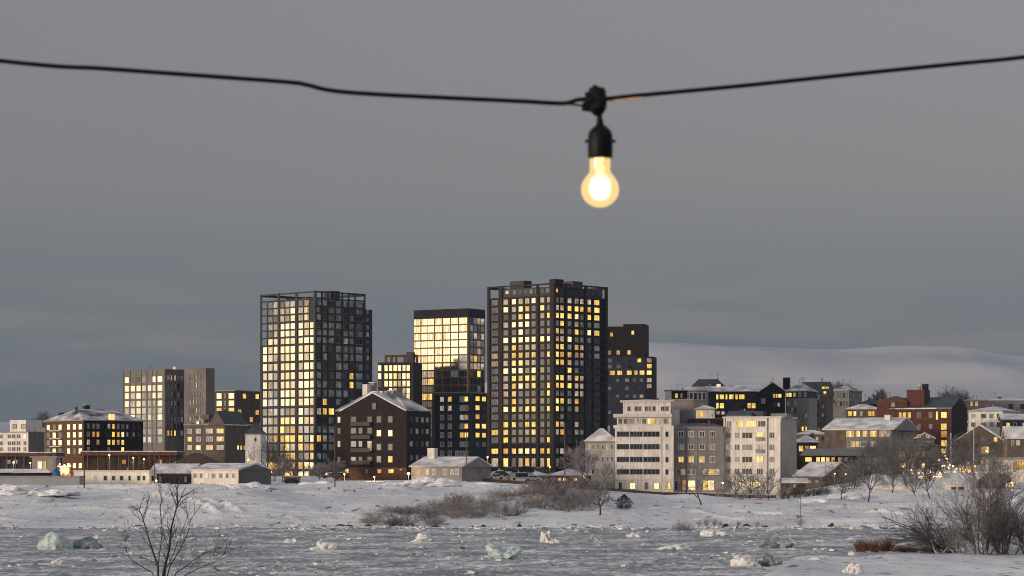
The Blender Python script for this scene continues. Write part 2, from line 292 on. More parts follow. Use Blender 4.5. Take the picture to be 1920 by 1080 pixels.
class Bld:
    """a house or tower: corner at the building's origin, facade F runs left from it, facade R runs back to the right"""
    def __init__(s, name, label, cat, D, xl, xc, xr, yt, yb, a, wall, W=None, L_=None, group=None, wname='wall', box=True):
        s.a = R(a); s.ca = math.cos(s.a); s.sa = math.sin(s.a); s.D = D; s.Cx = X(xc, D); s.Cy = D
        s.z0 = Z(yb, D)-2.0; s.z1 = Z(yt, D); s.H = s.z1-s.z0
        u = (xl-CX)/F; s.L = L_ or (s.Cx-u*D)/(s.ca+u*s.sa)
        u = (xr-CX)/F; den = s.sa-u*s.ca
        s.W = W if W else (u*D-s.Cx)/den if xr > xc and den > .02 else 12.0
        s.W = max(2, min(s.W, 45)); s.wall = wall
        s.root = thing(name, label, cat, (s.Cx, s.Cy, s.z0), -s.a, group); s.wins = []
        if box: s.wobj = MB().box(-s.L, 0, 0, s.W, 0, s.H).build(wname, wall, s.root)
    def lx(s, px, y=0):
        u = (px-CX)/F; return (u*s.Cy+u*y*s.ca-s.Cx-y*s.sa)/(s.ca+u*s.sa)
    def ly(s, px, x=0):
        u = (px-CX)/F; return (u*(s.Cy-x*s.sa)-s.Cx-x*s.ca)/(s.sa-u*s.ca)
    def lz(s, py, D=None): return Z(py, D or s.D)-s.z0
    def win(s, face, cols, rows, w, h, pat, fr='frame_dark', mull=0, out=0.0, name='window'):
        cs = cols if isinstance(cols, list) else [cols[0]+(cols[1]-cols[0])*(i+.5)/cols[2] for i in range(cols[2])]
        rs = rows if isinstance(rows, list) else [rows[0]+(rows[1]-rows[0])*(i+.5)/rows[2] for i in range(rows[2])]
        k = 0
        for ri, ry in enumerate(rs):
            for ci, cx in enumerate(cs):
                if isinstance(pat, list): c = pat[ri % len(pat)]; c = c[ci % len(c)] if c[0] != '?' else random.choice(c[1:])
                elif pat[0] == '?': c = random.choice(pat[1:])
                else: c = pat[k % len(pat)]
                k += 1
                if c == ' ': continue
                ww = w[ci] if isinstance(w, list) else w
                if face == 'F': p = s.lx(cx); wm = abs(s.lx(cx+ww/2)-s.lx(cx-ww/2)); Dy = s.Cy-p*s.sa
                else: p = s.ly(cx); wm = abs(s.ly(cx+ww/2)-s.ly(cx-ww/2)); Dy = s.Cy+p*s.ca
                s.wins.append((face, p, s.lz(ry), round(wm*20)/20, round(h/F*s.D*20)/20, c, fr, mull, out, name))
    CACHE = {}
    def wmesh(s, w, h, c, fr, mull, name):
        key = (w, h, c, fr, mull, name)
        if key not in Bld.CACHE:
            m = MB(); t = min(.13, w*.09); hw = w/2; hh = h/2
            m.box(-hw, hw, -.07, .03, hh-t, hh, 0); m.box(-hw, hw, -.07, .03, -hh, -hh+t, 0)
            m.box(-hw, -hw+t, -.07, .03, -hh+t, hh-t, 0); m.box(hw-t, hw, -.07, .03, -hh+t, hh-t, 0)
            n = mull+1; iw = (w-2*t); xs = [-hw+t+iw*i/n for i in range(n+1)]
            for i in range(n):
                a = xs[i]+(t*.3 if i else 0); b = xs[i+1]-(t*.3 if i < n-1 else 0)
                m.box(a, b, -.03, .03, -hh+t, hh-t, 1)
                if i < n-1: m.box(xs[i+1]-t*.3, xs[i+1]+t*.3, -.055, .03, -hh+t, hh-t, 0)
            Bld.CACHE[key] = (m, m.mesh(name, [fr, PANE[c]]))
        return Bld.CACHE[key]
    def finish(s):
        if getattr(s, 'peak', None) and s.D < 1020:
            cx, cy, zr, lx_, ly_, ax = s.peak; rg = random.Random(int(s.D*7+s.Cx*3))
            for k in range(rg.choice([1, 2, 2, 3])):
                t_ = rg.uniform(-.3, .3); x = cx+(t_*lx_ if ax == 'x' else rg.uniform(-.5, .5)); y = cy+(t_*ly_ if ax == 'y' else rg.uniform(-.5, .5)); z = zr-abs(t_)*2.2
                if rg.random() < .45:
                    hh = rg.uniform(1.2, 2.4); m = MB().box(x-.04, x+.04, y-.04, y+.04, z-.6, zr+hh)
                    for j in range(3): m.box(x-.5+.1*j, x+.5-.1*j, y-.02, y+.02, zr+hh-.15-.3*j, zr+hh-.1-.3*j)
                    m.build('antenna', 'frame_dark', s.root)
                else: r = rg.uniform(.15, .3); MB().box(x-r, x+r, y-r, y+r, z-.8, zr+rg.uniform(.3, .8)).build('roof_vent', rg.choice(['frame_dark', 'plaster_grey', 'frame_grey']), s.root)
        ws = s.wins
        if len(ws) > 100:
            order = sorted(range(len(ws)), key=lambda i: -(ws[i][3]*ws[i][4]*(1 if ws[i][0] == 'F' else .8)*(1.5 if ws[i][5] in 'WYGO' else 1)))
            keep = set(order[:100])
        else: keep = set(range(len(ws)))
        rest = MB(); rm = []
        for i, (face, p, z, w, h, c, fr, mull, out, name) in enumerate(ws):
            mb, me = s.wmesh(w, h, c, fr, mull, name)
            rot = (0 if face == 'F' else math.pi/2)+R(random.uniform(-.7, .7)); rx = R(random.uniform(-.35, .35))
            loc = (p, -.02-out, z) if face == 'F' else (.02+out, p, z)
            if i in keep:
                o = bpy.data.objects.new(name, me); COL.objects.link(o); o.parent = s.root; o.location = loc; o.rotation_euler = (rx, 0, rot)
            else:
                Mx = Matrix.Translation(loc) @ Matrix.Rotation(rot, 4, 'Z')
                ix = []
                for mm in (fr, PANE[c]):
                    if mm not in rm: rm.append(mm)
                    ix.append(rm.index(mm))
                rest.add(mb.v, mb.f, [ix[q] for q in mb.m], Mx)
        if rest.v: tag(rest.build('windows', rm, s.root), kind='stuff')
        return s
    def lattice(s, face, xs, ys, out, depth, pw, sh, m, y0=None, y1=None, name='facade_frame'):
        """piers at image columns xs, floor bands at image rows ys"""
        mb = MB(); f = s.lx if face == 'F' else s.ly
        ps = [f(x) for x in xs]; zs = [s.lz(y) for y in ys]; z0 = s.lz(y1) if y1 else min(zs); z1 = s.lz(y0) if y0 else max(zs)
        lo, hi = min(ps), max(ps)
        def bx(a, b, d0, d1, c, d):
            if face == 'F': mb.box(a, b, -d1, -d0, c, d)
            else: mb.box(d0, d1, a, b, c, d)
        for i, p in enumerate(ps):
            k = pw[i] if isinstance(pw, list) else pw
            bx(p-k/2, p+k/2, out, out+depth, z0, z1+.01*(i % 2))
        for z in zs: bx(lo-.02, hi+.02, out+.02, out+depth-.06, z-sh/2, z+sh/2)
        return mb.build(name, m, s.root)
    def rect(s, x0=None, x1=None, y0=0, y1=None, yt=0, yb=0, name='upper_storey', m=None, base=True):
        """a box by image columns on the plane of facade F pushed back y0 metres"""
        a = s.lx(x0, y0) if x0 is not None else -s.L; b = s.lx(x1, y0) if x1 is not None else 0
        Dm = s.Cy-b*s.sa+y0*s.ca
        return MB().box(a, b, y0, y1 if y1 is not None else s.W-.3, s.lz(yb, Dm), s.lz(yt, Dm)).build(name, m or s.wall, s.root)
    def roof(s, kind, yr=None, axis='x', over=.4, top='snow_roof', fas='fascia', end=None, t=.3, box=None, z=None, name='roof', hipf=.5):
        x0, x1, y0, y1 = box or (-s.L, 0, 0, s.W); x0 -= over; x1 += over; y0 -= over; y1 += over
        z = s.H if z is None else z
        zr = s.lz(yr, s.Cy+(y0+y1)/2*s.ca-(x0+x1)/2*s.sa) if yr is not None else z+t
        zt = z+t; cx, cy = (x0+x1)/2, (y0+y1)/2
        m = MB(); B = [(x0,y0,z),(x1,y0,z),(x1,y1,z),(x0,y1,z),(x0,y0,zt),(x1,y0,zt),(x1,y1,zt),(x0,y1,zt)]
        sides = [(0,1,5,4),(1,2,6,5),(2,3,7,6),(3,0,4,7),(0,3,2,1)]
        if kind == 'flat': m.add(B, sides+[(4,5,6,7)], [1,1,1,1,1,0])
        else:
            if axis == 'x': ins = 0 if kind == 'gable' else min((x1-x0)*.45, (y1-y0)*hipf); rp = [(x0+ins, cy, zr), (x1-ins, cy, zr)]; tops = [(4,5,9,8),(6,7,8,9)]; ends = [(5,6,9),(7,4,8)]
            else: ins = 0 if kind == 'gable' else min((y1-y0)*.45, (x1-x0)*hipf); rp = [(cx, y0+ins, zr), (cx, y1-ins, zr)]; tops = [(5,6,9,8),(7,4,8,9)]; ends = [(4,5,8),(6,7,9)]
            sm_ = [1]*5
            if kind == 'gable':
                for q_ in ((0, 2) if axis == 'y' else (1, 3)): sm_[q_] = 2
            m.add(B+rp, sides+tops+ends, sm_+[0,0]+([2,2] if kind == 'gable' else [0,0]))
            if kind == 'gable':      # snowy verge boards along the gable edges
                d = .34; e_ = .06
                if axis == 'y':
                    for yy, sg in ((y0, -1), (y1, 1)):
                        for xa in (x0, x1): m.add([(xa, yy, zt+.03), (cx, yy, zr+.03), (cx, yy, zr-d), (xa, yy, zt-d), (xa, yy+sg*e_, zt+.03), (cx, yy+sg*e_, zr+.03), (cx, yy+sg*e_, zr-d), (xa, yy+sg*e_, zt-d)], [(4,5,6,7), (0,1,5,4), (3,2,6,7)], 0)
                else:
                    for xx, sg in ((x0, -1), (x1, 1)):
                        for ya in (y0, y1): m.add([(xx, ya, zt+.03), (xx, cy, zr+.03), (xx, cy, zr-d), (xx, ya, zt-d), (xx+sg*e_, ya, zt+.03), (xx+sg*e_, cy, zr+.03), (xx+sg*e_, cy, zr-d), (xx+sg*e_, ya, zt-d)], [(4,5,6,7), (0,1,5,4), (3,2,6,7)], 0)
        s.peak = ((x0+x1)/2, (y0+y1)/2, zr, (x1-x0), (y1-y0), axis)
        return m.build(name, [top, fas, end or s.wall], s.root)
    def chimney(s, roof, px, yt, w=1.2, y=None, h=3, m='brick_dark', cap='snow_roof', yb=None):
        y = s.W*.5 if y is None else y; x = s.lx(px, y); Dm = s.Cy-x*s.sa+y*s.ca; z = Z(yt, Dm)-s.z0
        zb = Z(yb, Dm)-s.z0 if yb else z-h
        return MB().box(x-w/2, x+w/2, y-w/2, y+w/2, zb, z, 0).box(x-w/2-.08, x+w/2+.08, y-w/2-.08, y+w/2+.08, z, z+.2, 1).build('chimney', [m, cap], roof)

# ================================================================ SETTING: ground, river, hills
def fan(cols, rows, zf, name, m, smooth=True):
    v = []; f = []; nc = len(cols)
    for y in rows:
        for u in cols:
            x = (u-CX)/F*y; v.append((x, y, zf(x, y)))
    for i in range(len(rows)-1):
        for j in range(nc-1):
            a = i*nc+j; f.append((a, a+1, a+nc+1, a+nc))
    me = bpy.data.meshes.new(name); me.from_pydata(v, [], f); me.materials.append(MATS[m] if isinstance(m, str) else m)
    me.polygons.foreach_set('use_smooth', [smooth]*len(f)); me.update()
    o = bpy.data.objects.new(name, me); COL.objects.link(o); return tag(o, kind='structure')
def snow_ground():
    m = bpy.data.materials.new('snow_ground'); m.use_nodes = True; n = m.node_tree; p = n.nodes['Principled BSDF']
    p.inputs['Roughness'].default_value = .85; p.inputs['Specular IOR Level'].default_value = .2
    g = n.nodes.new('ShaderNodeNewGeometry')
    def ns(sc_, det, st):
        mp_ = n.nodes.new('ShaderNodeMapping'); mp_.inputs['Scale'].default_value = st; n.links.new(g.outputs['Position'], mp_.inputs[0])
        q = n.nodes.new('ShaderNodeTexNoise'); q.inputs['Scale'].default_value = sc_; q.inputs['Detail'].default_value = det; n.links.new(mp_.outputs[0], q.inputs['Vector']); return q
    q1 = ns(.05, 5, (1, .5, 1)); q2 = ns(.5, 7, (1, .35, 1))
    r = n.nodes.new('ShaderNodeValToRGB'); n.links.new(q1.outputs['Fac'], r.inputs[0])
    r.color_ramp.elements[0].position = .3; r.color_ramp.elements[0].color = (.50, .51, .54, 1); r.color_ramp.elements[1].position = .7; r.color_ramp.elements[1].color = (.80, .79, .79, 1)
    r2 = n.nodes.new('ShaderNodeValToRGB'); n.links.new(q2.outputs['Fac'], r2.inputs[0])
    r2.color_ramp.elements[0].position = .30; r2.color_ramp.elements[0].color = (.34, .30, .28, 1); r2.color_ramp.elements[1].position = .40; r2.color_ramp.elements[1].color = (1, 1, 1, 1)
    mx = n.nodes.new('ShaderNodeMix'); mx.data_type = 'RGBA'; mx.blend_type = 'MULTIPLY'; mx.inputs['Factor'].default_value = 1
    n.links.new(r.outputs[0], mx.inputs['A']); n.links.new(r2.outputs[0], mx.inputs['B']); n.links.new(mx.outputs['Result'], p.inputs['Base Color'])
    b = n.nodes.new('ShaderNodeBump'); b.inputs['Distance'].default_value = .30; b.inputs['Strength'].default_value = 1
    q3 = ns(1.7, 9, (1, .28, 1)); q3.inputs['Roughness'].default_value = .62; n.links.new(q3.outputs['Fac'], b.inputs['Height']); n.links.new(b.outputs[0], p.inputs['Normal'])
    return m
def river_mat():
    m = bpy.data.materials.new('river_slush_ice'); m.use_nodes = True; n = m.node_tree; p = n.nodes['Principled BSDF']
    g = n.nodes.new('ShaderNodeNewGeometry')
    def ns(sc_, det, st):
        mp_ = n.nodes.new('ShaderNodeMapping'); mp_.inputs['Scale'].default_value = st; n.links.new(g.outputs['Position'], mp_.inputs[0])
        q = n.nodes.new('ShaderNodeTexNoise'); q.inputs['Scale'].default_value = sc_; q.inputs['Detail'].default_value = det; q.inputs['Roughness'].default_value = .65; n.links.new(mp_.outputs[0], q.inputs['Vector']); return q
    a = ns(.09, 6, (1, .75, 1)); b = ns(.9, 9, (1, .3, 1))
    s = n.nodes.new('ShaderNodeMath'); s.operation = 'MULTIPLY_ADD'; s.inputs[1].default_value = .52; n.links.new(a.outputs['Fac'], s.inputs[0])
    s2 = n.nodes.new('ShaderNodeMath'); s2.operation = 'MULTIPLY'; s2.inputs[1].default_value = .48; n.links.new(b.outputs['Fac'], s2.inputs[0]); n.links.new(s2.outputs[0], s.inputs[2])
    r = n.nodes.new('ShaderNodeValToRGB'); n.links.new(s.outputs[0], r.inputs[0]); e = r.color_ramp.elements
    e[0].position = .40; e[0].color = (.035, .05, .06, 1); e[1].position = .60; e[1].color = (.80, .77, .74, 1)
    for pos, c in ((.42, (.09, .105, .12, 1)), (.475, (.26, .28, .295, 1)), (.535, (.45, .455, .46, 1))):
        x = e.new(pos); x.color = c
    n.links.new(r.outputs[0], p.inputs['Base Color']); p.inputs['Roughness'].default_value = .5
    rr = n.nodes.new('ShaderNodeMapRange'); rr.inputs[1].default_value = .40; rr.inputs[2].default_value = .47; rr.inputs[3].default_value = .22; rr.inputs[4].default_value = .75
    n.links.new(s.outputs[0], rr.inputs[0]); n.links.new(rr.outputs[0], p.inputs['Roughness'])
    bu = n.nodes.new('ShaderNodeBump'); bu.inputs['Distance'].default_value = .35; n.links.new(b.outputs['Fac'], bu.inputs['Height']); n.links.new(bu.outputs[0], p.inputs['Normal'])
    return m
SG = snow_ground()
side = [-3000, -2000, -1400, -1000, -700, -500, -380, -300, -240, -190, -150, -120, -90]; far_side = [1920-s for s in reversed(side)]
fine = [-70+i*3.0 for i in range(int(2060/3)+1)]
cols = side+fine+far_side
rows = [4, 20, 40, 60, 90, 130, 170, 200, 215, 225, 235, 245, 255]+[262+i*1.6 for i in range(66)]+[372, 400, 460, 496]
y = 499.0
while y < 720: rows.append(y); y += .8 if y < 640 else 2
rows += [725+i*9 for i in range(48)]+[1170, 1200, 1250, 1350, 1500, 1800, 2300, 3000, 4000, 6000, 9000, 14000, 25000]
fan(cols, rows, Tz, 'ground', SG)
def ice_z(x, y):
    z = .16*noise.fractal(Vector((x*.22, y*.07, 2)), 1, 2, 5)
    r = noise.noise(Vector((x*.35, y*.16, 7)))
    if r > .12: z += (r-.12)*.9*max(0, noise.noise(Vector((x*1.4, y*.6, 3)))+.35)
    q = noise.noise(Vector((x*.03+4, y*.03, 1)))
    return z*(.6+max(0, q)) + .05
irows = [195, 215, 235, 255, 270]+[1/(1/275.+(1/505.-1/275.)*i/330.) for i in range(331)]
fan(side[4:]+[-70+i*3.2 for i in range(int(2060/3.2)+1)]+far_side[:-4], irows, ice_z, 'frozen_river', river_mat())
# far snowy fell and low hills
def hill_mat(name, a, b_):
    return mat(name, a, .95, .1, .0016, c2=b_, stretch=(1, 1, 3), detail=8)
hill_mat('fell_snow', (.40, .40, .42), (.57, .53, .52)); hill_mat('hill_far', (.36, .36, .39), (.52, .50, .51))
def hills(name, prof, D, m, depth=2500, nz=14, seed=0):
    us = [prof[0][0]+(prof[-1][0]-prof[0][0])*i/220. for i in range(221)]; v = []; f = []
    for k in range(nz+1):
        t = k/nz; yy = D-depth+depth*t if t <= 1 else D
        for u in us:
            j = 0
            while j < len(prof)-2 and u > prof[j+1][0]: j += 1
            s = (u-prof[j][0])/(prof[j+1][0]-prof[j][0]); s = s*s*(3-2*s)
            py = _lerp(prof[j][1], prof[j+1][1], s); H = Z(py, D); x = (u-CX)/F*D
            z = H*(t**.62)
            z += 38*noise.fractal(Vector((x*.0011, yy*.0011, seed)), 1, 2, 5)*(1-t**4)*t
            v.append((x*(yy/D*.3+.7), yy, z-20*(1-t)))
    for u in range(len(us)): v.append((v[nz*len(us)+u][0]*1.2, D+depth, -60))
    n = len(us)
    for i in range(nz+1):
        for j in range(n-1):
            a = i*n+j; f.append((a, a+1, a+n+1, a+n))
    me = bpy.data.meshes.new(name); me.from_pydata(v, [], f); me.materials.append(MATS[m]); me.polygons.foreach_set('use_smooth', [True]*len(f)); me.update()
    o = bpy.data.objects.new(name, me); COL.objects.link(o); tag(o, kind='structure')
hills('fell', [(760, 860), (950, 700), (1100, 652), (1230, 641), (1400, 650), (1560, 655), (1700, 648), (1780, 649), (1920, 668), (2200, 720), (2600, 860)], 9000, 'fell_snow', seed=2)
hills('hills', [(-900, 850), (-400, 800), (-100, 795), (60, 790), (400, 800), (800, 815), (1100, 845), (1300, 872)], 10800, 'hill_far', depth=1500, seed=5)

# ================================================================ BUILDINGS
random.seed(7)
HB = 'buildings of the snowy town'
# ---- open-framed tower, left
b = Bld('apartment_tower', 'tall tower left of centre, open dark frame on top, rows of golden windows', 'tower', 860, 490, 591, 695, 643, 892, 45, 'concrete_dark')
b.rect(500, None, 0, b.ly(683), 562, 643, 'upper_storeys')
MB().box(-b.L*.85, -.5, b.ly(683)-.02, b.W, b.H, b.lz(577)).build('side_storeys', b.wall, b.root)
rowsT = [567, 580, 594, 609, 622.6, 637, 653, 668, 685.5, 703, 720, 736.6, 753, 771, 788, 805, 822, 838, 855, 873]
colsT = [497, 507.6, 517, 530, 539, 549, 564, 575, 585]
pat = [' dMdMMdM ', ' dMMMGMG ', ' ddMMGMG ', ' MMGGGGGG', ' dGGGGGGG', ' GGGGGGGG', 'GGGGGGGGG', 'GgMGGGGGG', 'GGGGGGGGG', 'GgMGGGGGG', 'GMgGGGGGG', 'GMgGGGGGG', 'GggGGGGGG', 'gMgggMGgM',
       'gMMGYGGGG', 'ggMYMYMgM', 'MMYYYYYMG', 'dddMYMYMY', 'dddYYYdMG', 'MYYGYYYWW']
for r, p in zip(rowsT, pat): b.win('F', colsT, [r], 9.4, 11.8 if r < 650 else 14, [p])
colsR = [598, 608, 621, 635, 648, 658, 673]
for i, r in enumerate(rowsT):
    p = ['?ggd.dd.g' if i < 8 else '?dd.g.d']
    if i == 9: p = ['d..d.Yd']
    if i == 10: p = ['dd.d.Yd']
    if i == 12: p = ['.Y.d.dd']
    if i == 13: p = ['MYY....']
    if i in (16,): p = ['YMdd...']
    if i == 5: p = ['ddd.Md.']
    b.win('R', colsR, [r], [9, 9.4, 11, 11, 8.4, 9.4, 13], 10.8 if r < 650 else 13, p, mull=1, fr='frame_grey' if i < 12 else 'frame_dark')
    if r > 578: b.win('R', [688], [r], 8, 10 if r < 650 else 12, ['?ggd'])
b.win('F', [542, 564, 575.5], [888], [16, 9, 10], 10, 'YWW')
sl = [547, 559.5]+[(rowsT[i]+rowsT[i+1])/2 for i in range(len(rowsT)-1)]+[882]
b.lattice('F', [490.5, 523.5, 557, 591], sl, 0.05, .3, [.9, 1.1, 1.1, 1.0], .5, 'concrete_dark', 545, 892)
b.lattice('F', [502, 512.5, 534.5, 544, 569.5, 580.5], sl[1:], 0.05, .16, .35, .4, 'concrete_dark', 562, 880)
b.lattice('R', [591.5, 603, 614, 628, 641, 653, 665, 683], sl, 0.05, .3, .6, .5, 'concrete_dark', 545, 890)
b.lattice('R', [683, 694], [s for s in sl if s > 577], 0.06, .5, 1.0, .6, 'concrete_dark', 575, 890)
MB().box(-b.lx(591)-3.4, b.lx(577), -.07, .6, b.lz(602), b.lz(571)).build('recess_shade', 'frame_dark', b.root)  # dark box paints the shade of the corner recess
q = MB(); W6 = b.ly(683); zt = b.lz(545)
for (x0, x1, y0, y1) in ((-b.L, -b.L+1, 0, W6), (-b.L, 0, W6-1, W6)): q.box(x0, x1, y0, y1, zt-.9, zt-.1)
for (x, yy) in ((-b.L, W6*.5), (-b.L, W6-1), (-b.L*.5, W6-1)): q.box(x+.05, x+1, yy, yy+1, b.H+1, zt-.9)
q.build('roof_frame', 'concrete_dark', b.root)
MB().box(-6, -2.5, 9, 13, b.lz(562), b.lz(542)).box(-13, -11, 6, 9, b.lz(562), b.lz(552)).build('plant_room', 'frame_dark', b.root)
b.finish()
# ---- tall dark tower, centre
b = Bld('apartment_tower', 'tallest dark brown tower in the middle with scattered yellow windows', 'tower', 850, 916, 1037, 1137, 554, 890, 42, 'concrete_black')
b.rect(940, None, 0, b.W-2, 537, 554, 'top_storey', 'frame_dark')
cF = [928, 948.6, 963.8, 976.4, 988.8, 1000.7, 1017, 1029]; cR = [1044, 1053.6, 1067.6, 1080.8, 1090.5, 1104.5, 1118.7]
rw = [561.5+14.6*k for k in range(19)]+[845.5, 867]
pt = ["dMWMMWMMddMMMMY", "dWMWYdYdMMYYYYY", "d.dYWdMYYYYWdYY", "dMWWWddddYdMddd", "dddWdddMYMdYdWY", "dWWWWWWWMMWddd.", "dMYMMM.dYYdYM.d", "MMYYMYdYYYYMM.d", "MMYYMMddYYMdd..", "dWWWMWMd..Yd...", "dMYYYYddYYMYM..", "dMYWMY.YYYYMM..", "dMYddddYdddMM..", "ddYdMMMdYYMY...", "dWYMYYdYYddM...", "d..dd....d.....", "dYYdYYddYM.M...", "YYddMYddMY.Md..", "dYdddddY.......", "YYYWWYYYdMdd...", "MYdMYMMYd......"]
for k, (r, p) in enumerate(zip(rw, pt)):
    h = 10.8 if k < 20 else 17
    b.win('F', cF, [r], [13, 9.6, 8.4, 8.4, 8.4, 8, 8.2, 7], h, [p[:8]], fr='frame_brown'); b.win('R', cR, [r], [7.4, 7.2, 8, 7.6, 7, 7.4, 10.5], h, [p[8:]], fr='frame_brown')
b.win('R', [1043, 1052], [544], 6, 8, ['Y.']); b.win('F', [951], [543], 7, 8, ['g']); b.win('F', (960, 1032, 7), [544], 8, 9, ['?...d']); b.win('R', (1060, 1130, 6), [544], 9, 9, ['.'])
sl = [532]+[554.2+14.6*k for k in range(20)]+[856, 878]
b.lattice('F', [917.5, 940, 1009, 1036.5], sl, 0.02, .45, [1.1, 1.7, 1.0, 1.9], .5, 'frame_umber', 530.5, 890)
b.lattice('R', [1037.5, 1060.5, 1097.5, 1135.5], sl, 0.02, .45, [1.6, 1.0, 1.3, 1.3], .5, 'frame_umber', 530.5, 890)
b.lattice('F', [956.5, 970, 982.6, 994.8, 1023.3], [], 0.02, .2, .55, .5, 'frame_umber', 556, 884, name='facade_piers')
b.lattice('R', [1074.5, 1086, 1111.5], [], 0.02, .2, .5, .5, 'frame_umber', 556, 884, name='facade_piers')
q = MB(); zt = b.lz(531); q.box(-b.L, -b.L+.9, 0, b.W, zt-.8, zt-.05); q.box(-b.L, 0, b.W-.9, b.W-.05, zt-.8, zt-.06); q.box(-b.L, -b.L+.9, b.W-1, b.W-.1, b.H, zt-.8); q.build('roof_frame', 'frame_umber', b.root)
b.rect(956, 982, 6, 10, 526, 540, 'plant_room', 'frame_dark'); b.rect(1030, 1042, 5, 9, 523, 540, 'plant_room', 'frame_umber'); b.rect(1052, 1074, 8, 13, 527, 540, 'plant_room', 'frame_dark')
b.finish()
# ---- gold glass tower
b = Bld('office_tower', 'glass grid tower glowing gold below a plain dark top band', 'tower', 1000, 776, 878, 909, 579, 860, 33, 'frame_brown')
b.rect(None, None, -.12, b.W, 578, 594.5, 'top_band', 'concrete_black')
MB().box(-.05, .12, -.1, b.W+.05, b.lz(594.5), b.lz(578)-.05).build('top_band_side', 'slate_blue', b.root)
cF = [782.6, 796, 808, 822.4, 837.7, 852.4, 868.5]; rw = [601+14.17*k for k in range(16)]
for k, r in enumerate(rw):
    p = 'GGGGGGG' if k < 5 else 'GGGGGGg' if k < 7 else 'GMMG.d.' if k == 7 else 'YMY....' if k == 8 else '.......' if k == 9 else 'YYY.YYd' if k == 10 else '.......'  # dark glass in the lower rows imitates a dark reflection
    b.win('F', cF, [r], [12.6, 12, 12, 13, 13.4, 13.8, 15], 12.6, [p], fr='frame_brown', mull=2)
    b.win('R', (880.5, 908, 4), [r], 6.4, 12.4, ['?GgM' if k < 2 else '?gdM' if k < 5 else '?YMG' if k < 8 else '?..d'], fr='frame_brown')
b.finish()
# ---- small bright tower
b = Bld('apartment_block', 'mid-height brown gridded block with very bright panes between the two big towers', 'building', 985, 709, 775, 776, 679, 860, 12, 'frame_umber', W=14)
b.win('F', [712, 724, 732.5, 741, 749, 757.5, 765.5], [690, 705, 719, 733, 743], 7, 11.6, ['WWWWWWW', 'WWWYMWW', '.WWYMWW', '  WY.MW', '  YWYMW'], fr='frame_brown')
b.lattice('F', [716.5, 727, 736, 752, 762, 775], [666], -6, .8, .8, .9, 'brick_brown', 664, 682)
b.rect(762, 774, 4, 8, 660, 680, 'plant_room', 'frame_dark'); b.finish()
# ---- dark block between
b = Bld('apartment_block', 'dark slate block standing between the gabled brick house and the tallest tower', 'building', 905, 813, 885, 916, 737, 875, 25, 'slate_blue')
b.lattice('F', [814.5, 884], [738.5], 0.02, .6, 1.2, .9, 'concrete_dark', 737, 870)
b.win('F', [829, 843.5, 857, 866, 874.5], [748, 765, 782.5, 799, 815.5, 833, 850], 7.4, 10, ['MY dYM', 'MM ddd', 'bb MMd', 'bb dYY', 'bb YYd', 'bb ddY', 'bbddd'], fr='frame_white')
b.win('R', [895, 907], [747, 764, 781, 798.5, 815.5, 833], [8, 8], 10, ['YY', 'Y.', 'O.', 'YY', 'YY', '.b'])
b.win('F', [], [], 1, 1, ' '); b.roof('flat', over=.2, top='snow_roof', t=.4); b.finish()
# ---- brown tower right
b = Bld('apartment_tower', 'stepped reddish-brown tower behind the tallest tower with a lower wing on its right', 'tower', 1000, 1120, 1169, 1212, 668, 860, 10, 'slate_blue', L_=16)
b.root['x'] = 0; del b.root['x']
MB().box(b.lx(1121), b.lx(1169), 0, 12, b.H, b.lz(612)).build('brick_top', 'brick_black', b.root)
MB().box(b.lx(1169), b.lx(1210), -.6, 11, b.lz(668), b.lz(608)).build('brick_top', 'brick_black', b.root)
MB().box(b.lx(1169), b.lx(1210), -.2, 11, 0, b.lz(668)).build('lower_storeys', 'slate_blue', b.root)
MB().box(b.lx(1210), b.lx(1225.5), -.3, 10, 0, b.lz(669)).build('wing', 'concrete_black', b.root)
b.win('F', [1147], [627], 6, 8, 'Y'); b.win('F', [1187], [624], 6, 8, 'Y', out=.65); b.win('F', [1143, 1159], [661], 7, 9, 'bO'); b.win('F', [1180], [661], 7, 9, 'O', out=.65)
b.win('F', [1143, 1160], [676, 687], 9, 8, 'd.dd'); b.win('F', [1180, 1199], [676, 687], 8, 8, '.Y..', out=.3)
b.win('F', [1148, 1162], [699], 10, 9, 'YY'); b.win('F', [1180, 1192.5, 1204], [699], [10, 7, 10], 9, 'YYY', out=.3)
b.win('F', [1217.5], [676, 687, 699, 713, 724], 10, 9, 'MYYMM', out=.4)
b.win('F', [1130, 1143, 1158], [713, 728, 743, 758, 773, 788], 7, 7, '?dd..'); b.win('F', [1176, 1190, 1203], [713, 728, 743, 758, 773], 8, 7, '?d.dM.', out=.3)
b.finish()
# ---- left side group
b = Bld('apartment_tower', 'beige concrete tower at left with a plain rear wing and sunset-lit windows', 'tower', 1000, 231, 309, 352, 693, 862, 40, 'concrete_grey')
b.win('F', [238, 249, 260, 270, 280.5, 289, 300], [710.6, 727, 741, 756, 769.6, 782, 795, 809, 824], [8, 8.8, 8.8, 7.4, 7.4, 6.4, 9.4], 11.4, ['G..g GG', 'GGGgGGG', 'GgGMgGG', 'GMGggMG', 'MgGggMg', 'gGgggMG', 'gMdggdg', 'gMggMdg', 'dgdggdg'], fr='frame_grey')
b.win('R', (313, 350, 6), [708, 724, 740, 756, 771, 786, 800, 812], 5, 11, ['MMMddg', '?dg.g', '?gd.', '?gd.', '?g.d', '?.dg', '?gd.', 'YYYgd.'])
b.lattice('F', [231.5, 244, 254.5, 265, 275.5, 285, 293.5, 308.5], [], .02, .2, .45, .5, 'concrete_grey', 693, 855, 'facade_piers')
b.lattice('R', [309.5, 316.5, 323, 330, 337, 344, 351.5], [], .02, .2, .45, .5, 'concrete_grey', 693, 855, 'facade_piers')
